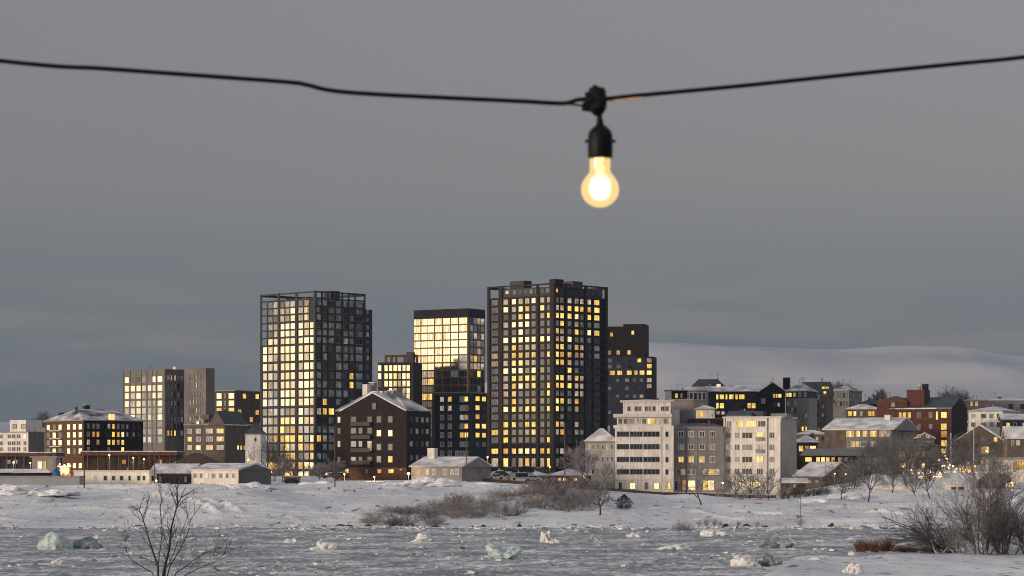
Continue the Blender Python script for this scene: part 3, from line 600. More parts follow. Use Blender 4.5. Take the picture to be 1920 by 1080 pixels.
MB().box(b.lx(345, b.W*.55), b.lx(386, b.W*.55), b.W*.55, b.W*.55+4.6, 0, b.lz(691)).build('rear_wing', 'concrete_grey', b.root)
for px_ in (357, 363, 369, 375):
    for py_ in (708, 724, 740, 756, 771, 786, 800): b.wins.append(('F', b.lx(px_, b.W*.55), b.lz(py_, b.D+b.W*.45), .9, 2.0, random.choice('d.gdM') if px_ < 370 or py_ > 708 else 'd', 'frame_dark', 0, -b.W*.55+.04, 'window'))
MB().box(-3, -1.5, 7, 9, b.H, b.H+1.4).build('roof_vent', 'plaster_cream', b.root); b.roof('flat', over=.1, top='snow_roof', fas='concrete_grey', t=.25); b.finish()
mat('plaster_tan', (.085, .068, .055), .9, .2, .4, streak=.3)
b = Bld('apartment_block', 'brown block with big lit windows between the beige tower and the open-framed tower', 'building', 1050, 375, 441, 490, 733, 862, 30, 'plaster_tan')
b.win('F', [384, 394, 411, 422, 434], [742, 756, 769.5, 785], [9, 5, 10, 5, 11], 11, ['YMWdW', 'YYWdW', 'MdYdY', 'dMd.Y'])
b.win('R', [449, 458, 471, 482], [742, 756, 772, 786], 7, 10, [' Y Y', '    ', 'Y  Y', '  Y.']); b.roof('flat', over=.2, t=.4); b.finish()
b = Bld('house', 'three-storey grey house with a steep crooked dark roof in front of the beige tower', 'house', 820, 347, 422, 471, 797, 866, 28, 'plaster_brown')
rf = b.roof('hip', 784, 'x', top='roof_patchy', z=b.H); b.roof('gable', 771, 'y', .4, box=(b.lx(396), .1, -.5, b.W*.8), top='roof_dark', fas='snow_roof', name='front_gable', z=b.H-.05); b.win('F', [356, 372, 393, 413], [808, 823, 839], [8, 9, 13, 13], 9, ['dMMY', '?dMY', 'MWYM'], fr='frame_white', mull=2)
b.win('F', [371, 403], [792, 789], 6, 6, 'W  M'); b.rect(365, 382, .4, 3, 786, 798, 'dormer', 'plaster_dim'); b.win('R', [446, 452, 458], [839], 4, 9, 'YYM'); b.rect(378, 392, 2, 5, 777, 800, 'dormer', 'plaster_brown'); b.finish()
b = Bld('tower_house', 'narrow cream house with a pointed dark roof hard against the open-framed tower', 'house', 806, 460, 489, 492, 815, 868, 6, 'plaster_cream', W=8)
b.roof('hip', 795, 'x', .3, top='roof_dark', hipf=.6); b.win('F', [479], [824], 3.5, 7, '.'); b.win('F', [466], [862], 6, 6, 'W'); b.finish()
b = Bld('apartment_block', 'brown brick block at far left with a patchy snow roof and two chimneys', 'building', 740, 85, 157, 268, 789, 885, 50, 'brick_brown')
MB().box(.02, .12, 0, b.W, 0, b.H-.05).build('side_wall', 'brick_dark', b.root); MB().box(.12, .5, b.ly(187), b.ly(199), 0, b.H-.2).build('inset_shade', 'concrete_black', b.root)  # side wall and inset box carry their shade as darker colour
rf = b.roof('hip', 767, 'y', .5, top='roof_patchy', hipf=.22); b.chimney(rf, 117, 775, 1.6, y=5, yb=790, m='brick_black', cap='frame_dark'); b.chimney(rf, 162, 760, 1.5, y=b.W*.45, yb=780, m='brick_dark')
b.win('F', [91, 102, 113, 129, 140, 151], [800, 815, 829.5, 845.5, 873], [6.5, 6.5, 7, 6.5, 6.5, 7], 11, ['WdWWWW', 'dWdWWW', 'dWWWWW', 'dWdWdW', 'W dWWW'], fr='frame_brown')  # emissive panes on the left face stand in for sunset reflections
b.win('R', [165, 175, 183, 203.5, 212, 221, 229.5], [799, 814, 829, 843], 6, 10.5, ['dddMYdb', 'dOO.YYW', 'M MYYMY', 'd  d  Y'], fr='frame_brown', out=.12); b.win('R', [238, 250, 260], [799, 814], 5, 9, ['?.d'], out=.12)
q = MB()
for r in (807, 822, 837): q.box(b.lx(98), b.lx(119), -1.1, 0, b.lz(r)-.1, b.lz(r)+.15)
q.build('balconies', 'fascia_pale', b.root); MB().box(-.4, .3, b.ly(205), b.ly(214), b.H, b.H+2.1).build('lit_dormer', 'window_glow', b.root); b.finish()
b = Bld('apartment_building', 'white modern house with a glazed penthouse at the left edge', 'building', 765, -25, 53, 83, 811, 885, 32, 'plaster_white')
b.win('F', [2, 18, 26, 35, 47], [818, 831, 842, 854], [8, 8, 8, 8, 6], 9, ['.BBBW', 'BBB..', '.d..d', 'd.dMM'], fr='frame_white', mull=1)
MB().box(b.lx(10), b.lx(40), 2, 9, b.H, b.lz(787)).build('penthouse', 'plaster_white', b.root); b.win('F', [19, 35], [799], 8, 8, 'bM', out=-2)
MB().box(.02, .1, 0, b.W, 0, b.H-.1).build('side_wall', 'plaster_grey', b.root); b.roof('flat', over=.3, t=.3); b.finish()  # side wall greyer than the front, its shade put into the colour
# low terminal buildings at the left
for (D, xl, xc, yt, yb, nm, lab) in ((712, -40, 104, 856, 888, 'quay_building', 'long low quay building with a brown canopy below the white penthouse house'), (716, 157, 330, 854, 890, 'quay_building', 'long low dark building with a reddish-brown canopy below the brick block')):
    b = Bld(nm, lab, 'building', D, xl, xc, xc, yt, yb, 2, 'board_brown' if xl > 0 else 'concrete_dark', W=9)
    MB().box(-b.L-.5, .6, -2.2, b.W, b.H, b.H+1.0).build('canopy', 'brick_brown', b.root); MB().box(-b.L-.5, .6, -2.0, b.W, b.H+1.0, b.H+1.25).build('roof_snow', 'snow_roof', b.root)
    b.win('F', (xl+50, xc-4, 7), [866], 8, 9, ['?..d.O' if xl > 0 else '?dd.M'], mull=2); q = MB()
    for i in range(9): x = -b.L+b.L*(i+.5)/9; q.box(x-.12, x+.12, -2.0, -1.76, 0, b.H)
    q.build('posts', 'frame_brown', b.root); b.finish()
b = Bld('kiosk', 'small pale kiosk with one warm lit window under a snowy slab roof', 'kiosk', 690, 60, 104, 106, 858, 886, 3, 'plaster_dim', W=6); b.roof('flat', over=.5, t=.35); b.win('F', [75, 84], [872], [9, 5], 14, 'WY', fr='frame_white'); b.finish()
b = Bld('hall', 'low hall with a wide brown shingled roof behind the white sheds', 'building', 700, 322, 398, 400, 872, 895, 4, 'board_brown', W=14); b.roof('hip', 849, 'x', .5, top='board_brown', fas='board_brown', hipf=.35); b.finish()
mat('grey_board', (.27, .28, .30), .9, .06, .4)
b = Bld('snowy_lean_to', 'long low grey lean-to wall capped with snow at the left bank edge', 'wall', 628, -40, 149, 156, 895, 916, 6, 'grey_board', W=5); b.roof('flat', over=.15, t=.35); b.finish()
b = Bld('shed', 'flat-roofed long white shed with six small dark windows', 'shed', 640, 138, 279, 290, 884, 911, 8, 'board_white', W=7); b.roof('flat', over=.15, t=.3, fas='fascia_pale')
b.win('F', [179, 197.5, 213, 228, 243, 260, 270], [896.5], [5, 7.5, 8, 8, 5, 6.5, 6], 10, 'M..B.BB', fr='frame_white'); b.win('R', [286], [897], 4, 9, '.'); b.finish()
b = Bld('shed', 'dark brown timber shed joining the two white sheds', 'shed', 655, 283, 358, 359, 889, 911, 8, 'board_brown', W=12); b.roof('gable', 869, 'x', .6, fas='fascia'); b.win('F', (296, 352, 6), [899], 6, 12, ['?..dB'], fr='frame_brown', mull=2); b.finish()
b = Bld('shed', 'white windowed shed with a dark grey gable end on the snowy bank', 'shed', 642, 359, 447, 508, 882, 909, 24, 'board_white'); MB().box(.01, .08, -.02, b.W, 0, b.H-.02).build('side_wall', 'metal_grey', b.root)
b.roof('gable', 868, 'x', .25, end='metal_grey', fas='fascia_pale'); b.win('F', [366, 377, 387.5, 400, 414, 426, 438], [892], [7, 6, 6.5, 7.5, 7, 6, 6], 9.5, 'bbdbbbb', fr='frame_white'); b.finish()
# ---- gabled brick house and cottage
mat('roof_snowy', (.10, .11, .12), .9, .2, .12, c2=(.74, .72, .72), stretch=(1, 1, 2))
b = Bld('brick_house', 'dark brown brick apartment house with a big front gable and snowy roof', 'building', 705, 629, 762, 807, 770, 903, 22, 'brick_dark')
rf = b.roof('hip', 733, 'x', .06, hipf=.45, top='roof_snowy'); x0 = b.lx(638); b.roof('gable', 736, 'y', .14, box=(x0, -.25, -.02, b.W*.55), top='snow_roof', end='brick_dark', z=b.H-.05, name='front_gable', t=.25)
MB().box(.02, .1, 0, b.W, 0, b.H-.05).build('side_wall', 'brick_black', b.root)  # blacker brick paints the shade on the right side
b.chimney(rf, 686, 722, 1.4, y=b.W*.5, yb=742, m='plaster_cream'); b.chimney(rf, 735, 733, 1.8, y=b.W*.45, yb=755, m='plaster_dim'); b.chimney(rf, 699, 718, 1.6, y=b.W*.7, yb=742, m='plaster_grey')
b.win('F', [635.7, 663, 676, 693], [786, 807, 832, 862], [6, 11, 8, 9.5], 12, ['Mb b', 'bbbb', 'MddM', 'dMd.'], fr='frame_dark'); b.win('F', [710.6, 732], [786, 812, 838, 861], 9.5, 13, ['bb', 'WW', 'dd', 'dY'], fr='frame_dark')
b.win('F', [693], [840], 9.5, 13, 'M', fr='frame_dark'); b.win('F', [702.5], [761], 8.5, 13, 'b', out=.36, fr='frame_dark'); b.win('F', [651, 688, 712, 734], [883.5], [7.5, 7, 8.5, 11], 8.5, 'YdOY', fr='frame_brown', out=.18); b.win('F', [752], [880.5], 5, 3, 'O', out=.18)
b.win('R', [770, 781, 791, 800], [786, 808, 832, 858], 6, 11, ['?dg.b'], out=.1)
for r in (798, 823, 848, 871):
    q = MB(); q.box(b.lx(661), b.lx(697), -1.3, -.1, b.lz(r), b.lz(r)+.2); q.box(b.lx(661), b.lx(697), -1.3, -1.22, b.lz(r)+.2, b.lz(r)+1.1); q.build('balcony', 'frame_dark', b.root)
MB().box(-b.L-.1, .12, -.16, .02, 0, b.lz(876.5)).build('plinth_storey', 'brick_brown', b.root)  # base slab in warmer brick, the orange spill painted into its colour
b.finish()
b = Bld('cottage', 'low grey cottage with a snowy gable roof and square pale chimney on the bank', 'house', 662, 771, 866, 920, 876, 903, 24, 'plaster_dim')
rf = b.roof('gable', 856, 'x', .5, top='snow_roof', fas='fascia', end='plaster_dim'); b.chimney(rf, 811, 842, 2.0, y=b.W*.42, yb=870, m='plaster_cream')
b.win('F', [801.7, 814, 834, 848, 857], [885], [6, 6, 7, 6, 7], 10, '..b..', fr='frame_white'); b.win('R', [885, 900], [884], 5, 8, 'b.', fr='frame_grey'); b.finish()
b = Bld('pavilion', 'low pavilion with a rounded snow roof and warm lit front beside the tall tower', 'building', 688, 1030, 1086, 1108, 893, 908, 15, 'board_brown'); b.roof('hip', 879, 'x', .9, hipf=.8); b.win('F', (1034, 1084, 5), [899], 8, 7, 'dYY.Y', fr='frame_brown'); b.finish()
# ---- white and grey block row
b = Bld('apartment_building', 'three-storey pale house with an upswept snowy roof, left of the banded white building', 'house', 712, 1097, 1156, 1157, 829, 912, 4, 'plaster_mid', W=9)
b.roof('hip', 803, 'x', .5, hipf=.9); b.win('F', [1104, 1112, 1121, 1130, 1139, 1147], [838, 861, 884], [4, 5, 5, 5, 5, 5], 10, ['?bMbd', 'bdbdbd', '?db. '], fr='frame_white'); b.finish()
b = Bld('apartment_building', 'big white building with dark ribbon windows and a stepped glazed top', 'building', 700, 1153, 1263, 1264, 798, 924, 3, 'plaster_cream', W=16)
b.rect(1157, 1259, .9, 15, 782, 798, 'glazed_storey', 'plaster_cream'); MB().box(b.lx(1150), b.lx(1260), -.3, 15.5, b.lz(782), b.lz(776)).build('cornice', 'fascia_pale', b.root)
b.rect(1168, 1258, 1.6, 14, 753, 776, 'penthouse', 'plaster_cream'); b.roof('hip', 749, 'x', .8, box=(b.lx(1168), b.lx(1257), 1.6, 14), z=b.lz(753), hipf=.9, t=.35, name='roof', fas='fascia_pale')
b.win('F', [1179, 1192, 1199, 1212, 1219, 1226, 1242, 1250], [766], [7, 5.5, 5.5, 6, 6, 5.5, 7, 6], 9.5, '....b...', fr='frame_white', mull=1, out=-1.55)
b.win('F', [1163, 1173, 1184, 1195, 1208, 1218, 1225, 1236, 1248], [789.5], [9, 9, 10, 10, 10, 9, 8, 10, 9], 11.5, 'bdbMdYYMb', fr='frame_white', out=-.85)
b.win('F', [1168, 1193, 1221.5], [814, 837.5, 861.5, 884.5], [23.5, 24, 31], 10.5, 'B', fr='frame_grey', mull=3); b.win('F', [1250.5], [814, 838, 862, 885], 7, 11, '.b..', fr='frame_white')
b.win('F', [1163, 1186, 1212, 1230.5, 1253], [911], [6, 12, 7, 11, 9], [13][0], '.WdWY', fr='frame_grey', mull=1)
b.lattice('F', [1239], [], .0, .18, .35, .2, 'plaster_cream', 800, 924, 'pilaster'); b.lattice('F', [1154, 1262], [899.5], .0, .22, .2, .25, 'fascia_pale', 899, 900, 'string_course')
MB().box(b.lx(1150), b.lx(1176), -.05, 1.2, b.lz(803), b.lz(797)).build('terrace_wall', 'plaster_cream', b.root); b.finish()
b = Bld('house', 'plain pale rendered house wall behind the white and grey buildings', 'house', 724, 1257, 1300, 1302, 750, 900, 3, 'plaster_dim', W=10); b.roof('flat', over=.2, t=.3); MB().box(b.lx(1260), b.lx(1274), -6, 0, 0, b.lz(768)).build('annex', 'plaster_white', b.root); b.finish()
b = Bld('house', 'small attic house with one bright window peeking over the grey building', 'house', 745, 1306, 1340, 1342, 768, 880, 3, 'plaster_white', W=8); b.roof('hip', 760, 'x', .6); b.win('F', [1314, 1325], [776], [11, 6], 12, 'YM', fr='frame_white'); b.finish()
b = Bld('house', 'low red-brown attic storey with a strip of orange light behind the grey building', 'house', 716, 1293, 1356, 1357, 786, 880, 2, 'brick_brown', W=8); b.win('F', (1300, 1326, 2), [795], 11, 4, 'OO'); b.roof('flat', over=.2, t=.25, top='roof_dark'); b.finish()
b = Bld('apartment_building', 'grey rendered building with white-framed windows in the middle of the row', 'building', 703, 1263, 1356, 1357, 802, 926, 2, 'plaster_grey', W=12)
b.roof('hip', 794, 'x', .2, top='roof_dark', hipf=.2); MB().box(-b.L+.02, -.02, -.22, 0, 0, b.lz(893)).build('ground_floor', 'plaster_dim', b.root)
b.win('F', [1277, 1296, 1316, 1336], [814, 838, 861.5], 10.5, 11.5, ['.b..', 'd..b', 'YYYd'], fr='frame_white', mull=2); b.win('F', [1272, 1281, 1291, 1300, 1322, 1334, 1345], [885], [7, 8, 7, 8, 9, 12, 8], 11, '.MdbMYM', fr='frame_white')
b.win('F', [1268, 1283, 1297, 1322, 1333], [910], [7, 7, 14, 9, 12], 19, '.OWYW', fr='frame_white', out=.22); b.lattice('F', [1286.5, 1306, 1326], [], 0, .12, .2, .2, 'plaster_dim', 804, 893, 'pilaster'); b.finish()
b = Bld('apartment_building', 'white corner building with bay windows at the right end of the row', 'building', 700, 1357, 1464, 1493, 783, 926, 19, 'plaster_cream')
MB().box(.02, .1, 0, b.W, 0, b.H-.05).build('side_wall', 'plaster_mid', b.root); b.roof('flat', over=.35, t=.35, fas='fascia_pale')  # side panel coloured greyer to hold the shade of that face
MB().box(b.lx(1437), b.lx(1439), -.5, 0, 0, b.H).box(b.lx(1357), b.lx(1360), -.3, 0, 0, b.H-.1).build('pilaster', 'fascia_pale', b.root)
b.roof('gable', 770, 'x', .1, box=(b.lx(1360), b.lx(1405), .8, 8), z=b.H+.3, top='roof_dark', end='plaster_cream', name='attic_roof'); b.rect(1408, 1430, 3, 7, 771, 783, 'plant_room', 'frame_dark'); b.rect(1445, 1475, 4, 10, 775, 784, 'upper_wall', 'plaster_grey')
b.win('F', [1367, 1387, 1408, 1428.5], [794.5], [10, 15, 20, 15], 12, 'dYY.', fr='frame_white', mull=2)
b.win('F', [1366, 1382, 1401, 1424.5, 1447], [816, 838.6, 861.5, 884], [10, 9, 20, 12.5, 10], 12, ['.b.Y.', 'M.bMd', '.b.Yb', 'b...d'], fr='frame_white', mull=2)
b.win('F', [1370, 1391, 1410, 1426], [907, 906, 906, 910][:1], [9, 12, 12, 9.5], 9, 'dYYY', fr='frame_grey')
for r in (826, 849): MB().box(b.lx(1418), b.lx(1431), -.9, 0, b.lz(r), b.lz(r)+.2).box(b.lx(1418), b.lx(1431), -.9, -.82, b.lz(r)+.2, b.lz(r)+1).build('balcony', 'frame_grey', b.root)
b.finish()
# ---- hilltop row
b = Bld('house', 'small cream and black house at the left end of the hilltop row', 'house', 905, 1247, 1289, 1291, 733, 775, 4, 'concrete_black', W=8); MB().box(-b.L-.02, b.lx(1259), -.15, 3, 0, b.H-.1).build('cream_bay', 'plaster_cream', b.root); b.roof('flat', over=.3, t=.35, top='roof_dark'); b.win('F', [1268.5, 1278], [742], [6, 4], 9, 'YM'); b.finish()
b = Bld('apartment_block', 'long hilltop house with two rows of yellow windows and a dark mansard', 'building', 930, 1326, 1424, 1425, 735, 800, 3, 'slate_blue', W=12)
b.roof('gable', 722, 'x', .6, fas='fascia'); MB().box(b.lx(1290), -b.L-.02, -.6, 9, 0, b.lz(732)).build('glazed_wing', 'plaster_grey', b.root); MB().box(b.lx(1288), -b.L+.6, -.9, 9.3, b.lz(732), b.lz(725)).build('wing_roof', 'snow_roof', b.root)
b.roof('hip', 711, 'x', 0, box=(b.lx(1295), b.lx(1362), 4.5, 10.5), z=b.lz(726), top='roof_dark', fas='roof_dark', hipf=.5, name='mansard'); b.win('F', [1332, 1348], [722], [4, 8], 6, 'bW', out=-4.1, fr='frame_white')
b.win('F', (1292, 1324, 4), [743], 7, 14, 'B', fr='frame_white', out=.62); b.lattice('F', [1326], [], .0, .8, .8, .2, 'plaster_dim', 732, 770, 'pier')
b.win('F', [1345, 1353.5, 1362, 1371, 1381, 1391], [744], [4.5, 9, 4, 9.5, 5, 11], 10, 'YYYYYY'); b.win('F', [1402, 1412], [744], 9, 9, '..'); b.win('F', [1345, 1353.5, 1370, 1381, 1391], [760.5], [5, 9, 8, 8, 8], 11, 'YY...'); b.win('F', [1405, 1413], [760.5], 8, 11, 'YY'); b.win('F', [1346, 1356], [774], 8, 7, 'MM'); b.finish()
b = Bld('house', 'black hilltop house with a snow-edged front gable', 'house', 925, 1425, 1472, 1473, 735, 800, 3, 'concrete_black', W=14); b.roof('gable', 716.5, 'y', .6, end='concrete_black', fas='fascia_pale'); b.win('F', [1451, 1456, 1462, 1453, 1463], [742], [4, 4, 7, 1, 1], 8, 'MYY  '); b.win('F', [1452, 1460], [759], 5, 8, '.M'); b.rect(1427, 1435, -.8, 0, 747, 757, 'balcony_box', 'plaster_dim'); b.finish()
b = Bld('apartment_block', 'pale four-storey hilltop house with a tall dark chimney', 'building', 935, 1473, 1517, 1532, 746, 815, 20, 'plaster_dim')
b.rect(None, None, -.1, b.W-.2, 734, 746, 'attic_storey', 'concrete_dark'); rf = b.roof('hip', 718, 'x', .4, z=b.lz(734), top='roof_patchy'); b.chimney(rf, 1475, 709, 2.2, y=4, yb=735, m='concrete_black', cap='frame_dark')
b.win('F', [1477, 1482, 1490, 1500, 1510], [740], 5, 8, 'YYMdb', out=.1, fr='frame_white'); b.win('F', (1475, 1515, 6), [756, 768, 780, 792, 804], 4, 8.5, ['?bdb', '?bd.', '?bbd', '?bdb', 'dbdbYY'], fr='frame_grey'); b.finish()
b = Bld('apartment_block', 'grey-brown hilltop house with a black roof and lit dormers', 'building', 960, 1500, 1550, 1562, 742, 815, 20, 'plaster_brown'); b.roof('gable', 716, 'x', .4, top='roof_dark', end='plaster_brown'); b.win('F', [1521.5, 1535], [745], [8, 5], 11, 'Yd'); b.win('F', [1545, 1552, 1548], [727, 736], [7, 8, 6], 5, 'YY   Y', out=1.0); b.win('F', [1561], [752], 8, 6, 'b'); b.win('F', (1518, 1548, 3), [762, 778], 6, 8, '?.d'); b.finish()
b = Bld('apartment_block', 'grey-green hilltop house with a bare tree above its flat snowy roof', 'building', 992, 1557, 1592, 1616, 733, 812, 24, 'plaster_grey'); b.roof('hip', 723, 'x', .4, top='roof_patchy'); b.win('F', (1564, 1590, 5), [741, 757], 3.5, 9, '?bd.'); b.win('R', (1594, 1614, 5), [741, 757], 3, 9, '?bd.'); b.finish()
b = Bld('house', 'low house with a long snowy eave and yellow windows beside the red brick building', 'house', 905, 1588, 1650, 1652, 768, 825, 4, 'plaster_brown', W=9); b.roof('hip', 758, 'x', .7); b.win('F', [1594, 1603, 1615, 1631, 1637], [775.5], [9, 6, 6, 9, 6], 10, 'YWMYY'); b.finish()
b = Bld('house', 'flat dark-roofed house behind the long snowy eave', 'house', 1010, 1612, 1660, 1662, 757, 800, 4, 'concrete_dark', W=9); b.roof('hip', 748, 'x', .3, top='roof_dark'); b.finish()
b = Bld('brick_building', 'large red brick building with a tower block, chimney and a column of bright windows', 'building', 830, 1668, 1784, 1813, 766, 892, 24, 'brick_red')
rf = b.roof('gable', 745, 'x', .2, top='roof_dark', end='brick_black', fas='fascia'); MB().box(.02, .1, 0, b.W, 0, b.H-.05).build('side_wall', 'brick_black', b.root)  # black brick on side and gable end paints their shade
b.rect(1700, 1733, 2, 9, 730.5, 770, 'tower_block', 'brick_red'); b.chimney(rf, 1735, 721, 1.7, y=7, yb=745, m='concrete_black', cap='frame_dark'); b.chimney(rf, 1724, 724, .9, y=7, yb=735, m='plaster_dim')
b.rect(1644, 1701, 1, 9, 752, 870, 'left_wing', 'brick_red'); MB().box(b.lx(1680), b.lx(1757), -.8, .6, b.H-.1, b.H+.3).build('snow_ledge', 'snow_roof', b.root)
b.roof('hip', 743, 'x', .1, box=(b.lx(1646, 1), b.lx(1700, 1), 1, 9), z=b.lz(752), top='brick_brown', fas='brick_brown', name='wing_roof')
b.win('F', [1688, 1696, 1705, 1723, 1745, 1757, 1770], [778], [6, 7, 7, 9, 8, 5, 12], [12][0], 'YYYdb Y', fr='frame_brown'); b.win('F', [1757], [779], 5, 16, 'Y'); b.win('F', [1770], [800, 814, 831, 847], 12, 13, 'YOYY', fr='frame_brown')
b.win('F', [1673], [760], 8, 14, 'b', out=-1); b.win('F', [1705, 1723.5, 1745], [799.5], 8, 10, 'Mbb'); b.win('F', [1723, 1745], [824], 8, 9, 'M.'); b.finish()
b = Bld('shop_house', 'two-storey brown shop house with glowing ground floor before the red brick building', 'house', 768, 1679, 1762, 1766, 838, 892, 8, 'plaster_brown', W=7); b.roof('hip', 829, 'x', .9, top='roof_dark', fas='frame_dark')
b.win('F', [1692, 1707, 1720, 1732, 1745], [851], [10, 7, 7, 7, 7], 12, 'Yddbd', fr='frame_brown'); b.win('F', [1692, 1712, 1731, 1749], [873], [13, 8, 7, 7], 10, 'YMYY', fr='frame_brown'); b.finish()
b = Bld('house', 'small grey house with a skewed snow-edged gable between shop house and red brick building', 'house', 790, 1716, 1752, 1756, 823, 892, 6, 'plaster_grey', W=7); b.roof('gable', 811, 'y', .4, end='plaster_grey'); b.win('F', [1723, 1740], [818, 831], 7, 7, 'OM b', fr='frame_white', out=.5); b.finish()
b = Bld('house', 'wide snow-roofed house with a row of yellow upper windows and a pink chimney', 'house', 790, 1546, 1673, 1719, 806, 872, 26, 'plaster_grey')
rf = b.roof('gable', 783, 'x', .7, top='snow_roof', end='plaster_dim', fas='fascia_pale'); MB().box(-b.L-.02, b.lx(1586), -.1, .1, 0, b.H-.1).build('timber_wall', 'plaster_brown', b.root); b.chimney(rf, 1665, 779, 1.8, y=b.W*.4, yb=800, m='plaster_cream')
b.win('F', [1594, 1609, 1622, 1638, 1659], [813], [15, 8, 9, 13, 20], 12, 'YYYYM', fr='frame_white', mull=2); b.win('F', [1600, 1608, 1619, 1637], [832.5], [7, 7, 11, 10], 10, 'YYdM', fr='frame_white'); b.win('F', [1565], [831], 9, 5, 'd'); b.win('R', [1692, 1700, 1705], [812, 832, 850], 5, 9, ['b.b', 'd b', '. Y']); b.finish()
b = Bld('cafe', 'small low building with a flat snow roof and glowing glass front', 'building', 762, 1492, 1533, 1535, 831, 868, 3, 'board_brown', W=9); b.roof('hip', 816, 'x', .8, hipf=.6); b.win('F', [1502, 1513, 1524], [841], [9, 7, 12], 11, 'YMW', fr='frame_white'); b.finish()
b = Bld('restaurant', 'long low building with a grey pent roof over a strip of lit windows', 'building', 742, 1507, 1608, 1625, 855, 885, 14, 'board_brown'); b.roof('gable', 841, 'x', 1.0, top='plaster_dim', fas='fascia', end='plaster_brown'); b.win('F', [1516, 1534, 1543, 1552, 1562, 1575, 1586, 1597], [861.5], [14, 8, 8, 8, 7, 9, 8, 8], 9.5, 'YYWYYMdb', fr='frame_brown'); b.finish()
b = Bld('barn', 'barn with a broad snow-covered roof slope and dark gable end', 'building', 690, 1490, 1543, 1606, 894, 917, 32, 'plaster_brown'); b.roof('gable', 866, 'x', .5, end='plaster_brown'); b.win('F', (1494, 1540, 3), [903], 8, 8, '...'); b.finish()
b = Bld('garden_shed', 'tiny shed with a thick snow roof at the foot of the barn', 'shed', 668, 1468, 1510, 1512, 906, 920, 4, 'board_brown', W=5); b.roof('gable', 896, 'x', .7, fas='fascia_pale'); b.win('F', [1478, 1490, 1501], [911], 6, 7, '.M.'); b.finish()
b = Bld('bathing_hut', 'low white hut with two dark windows and deep snow on its roof', 'building', 640, 1774, 1821, 1823, 909, 932, 3, 'board_white', W=10); b.roof('gable', 886, 'x', .3, fas='fascia_pale'); b.win('F', [1788, 1802], [919.5], [11, 13], 15, 'BB', fr='frame_white'); b.finish()
b = Bld('garden_building', 'long low white garden building sunk in snow, left of the white hut', 'building', 648, 1640, 1720, 1722, 910, 933, 3, 'board_white', W=9); b.roof('gable', 889, 'x', .4, fas='fascia_pale'); b.win('F', [1660, 1692], [922], [14, 12], 7, 'Bb', fr='frame_white'); b.finish()
b = Bld('house', 'brown wooden house with a big snow-edged front gable at the right', 'house', 780, 1786, 1888, 1900, 833, 892, 14, 'plaster_brown', W=14); b.roof('gable', 796, 'y', .7, end='plaster_brown', fas='fascia_pale'); b.win('F', [1843.5, 1867], [823.5], 8, 10, 'bY', fr='frame_brown', out=.72); b.win('F', [1843, 1851], [844], 7.5, 14, 'OY', fr='frame_brown'); b.win('F', [1843, 1815], [867], 8, 11, 'Y.'); b.win('F', [1808, 1820], [843], 7, 8, 'dd'); b.finish()
b = Bld('house', 'pale columned house with a shallow snowy hip roof on the hill at far right', 'house', 900, 1816, 1880, 1914, 771, 815, 22, 'plaster_white'); b.roof('hip', 762, 'x', .4); b.win('F', [1825, 1844, 1859, 1872], [780, 796], [10, 11, 9, 7], 10, ['MdbB', 'dbd.'], fr='frame_white'); b.finish()
b = Bld('house', 'small brownish house with a flat dark roof topping the hill', 'house', 960, 1815, 1850, 1852, 751, 790, 4, 'plaster_brown', W=8); b.roof('flat', over=.6, t=.4, top='roof_dark'); b.win('F', [1822, 1831], [757], 5, 8, 'MM', fr='frame_white'); b.finish()
b = Bld('house', 'pale flat-roofed house with a chimney at the upper right edge', 'house', 975, 1852, 1930, 1932, 752, 800, 4, 'plaster_dim', W=10); rf = b.roof('hip', 746, 'x', .5); b.chimney(rf, 1874, 742, 1.5, y=3, yb=755, m='plaster_dim'); b.win('F', [1862, 1895, 1917], [762], 8, 10, 'd.B'); b.finish()
b = Bld('house', 'house with a plain snow roof slope cut by the right edge above the canopy', 'house', 712, 1889, 1990, 1992, 823, 880, 5, 'plaster_brown', W=10); b.roof('gable', 799, 'x', .7, fas='fascia_pale'); b.win('F', [1899, 1909, 1935], [830], [6, 7, 10], 10, 'bMM', fr='frame_white'); b.finish()
b = Bld('canopy_building', 'low cream building with a snow-topped canopy and orange lit doorway at the right edge', 'building', 672, 1854, 1990, 1992, 861, 902, 5, 'board_white', W=9); b.roof('flat', yr=None, over=.9, t=.5, fas='fascia'); b.win('F', [1903, 1915, 1940], [872], [7, 11, 12], 16, 'OYO', fr='frame_brown'); b.finish()

b = Bld('house', 'tiny snow-roofed house squeezed between the right white building and the lit cafe', 'house', 850, 1494, 1552, 1554, 815, 860, 4, 'plaster_brown', W=9); b.roof('hip', 806, 'x', .7); b.win('F', (1505, 1548, 4), [822], 6, 7, '.dM.'); b.finish()
b = Bld('house', 'low dark house with two yellow windows between the restaurant and the shop house', 'house', 735, 1622, 1664, 1668, 871, 893, 10, 'board_brown', W=8); b.roof('gable', 859, 'x', .6, end='board_brown'); b.win('F', [1630, 1640, 1653], [877], 7, 7, 'Y.O', fr='frame_brown'); b.finish()
b = Bld('house', 'small cream house with a snow gable left of the pale columned house', 'house', 885, 1788, 1812, 1818, 792, 850, 12, 'plaster_dim', W=8); b.roof('gable', 781, 'y', .5, end='plaster_dim'); b.win('F', [1795, 1805], [800, 815], 5, 8, 'bM.d', fr='frame_white'); b.finish()
b = Bld('house', 'dark hillside house with a snowy roof just above the right edge canopy', 'house', 880, 1880, 1935, 1940, 788, 840, 4, 'concrete_dark', W=9); b.roof('gable', 776, 'x', .6); b.win('F', [1890, 1903, 1920], [797], 7, 9, 'Y.M', fr='frame_white'); b.finish()
b = Bld('house', 'small black-roofed house between the white modern house and the brick block', 'house', 850, 62, 86, 90, 804, 870, 8, 'plaster_dim', W=8); b.roof('hip', 793, 'x', .4, top='roof_dark'); b.finish()
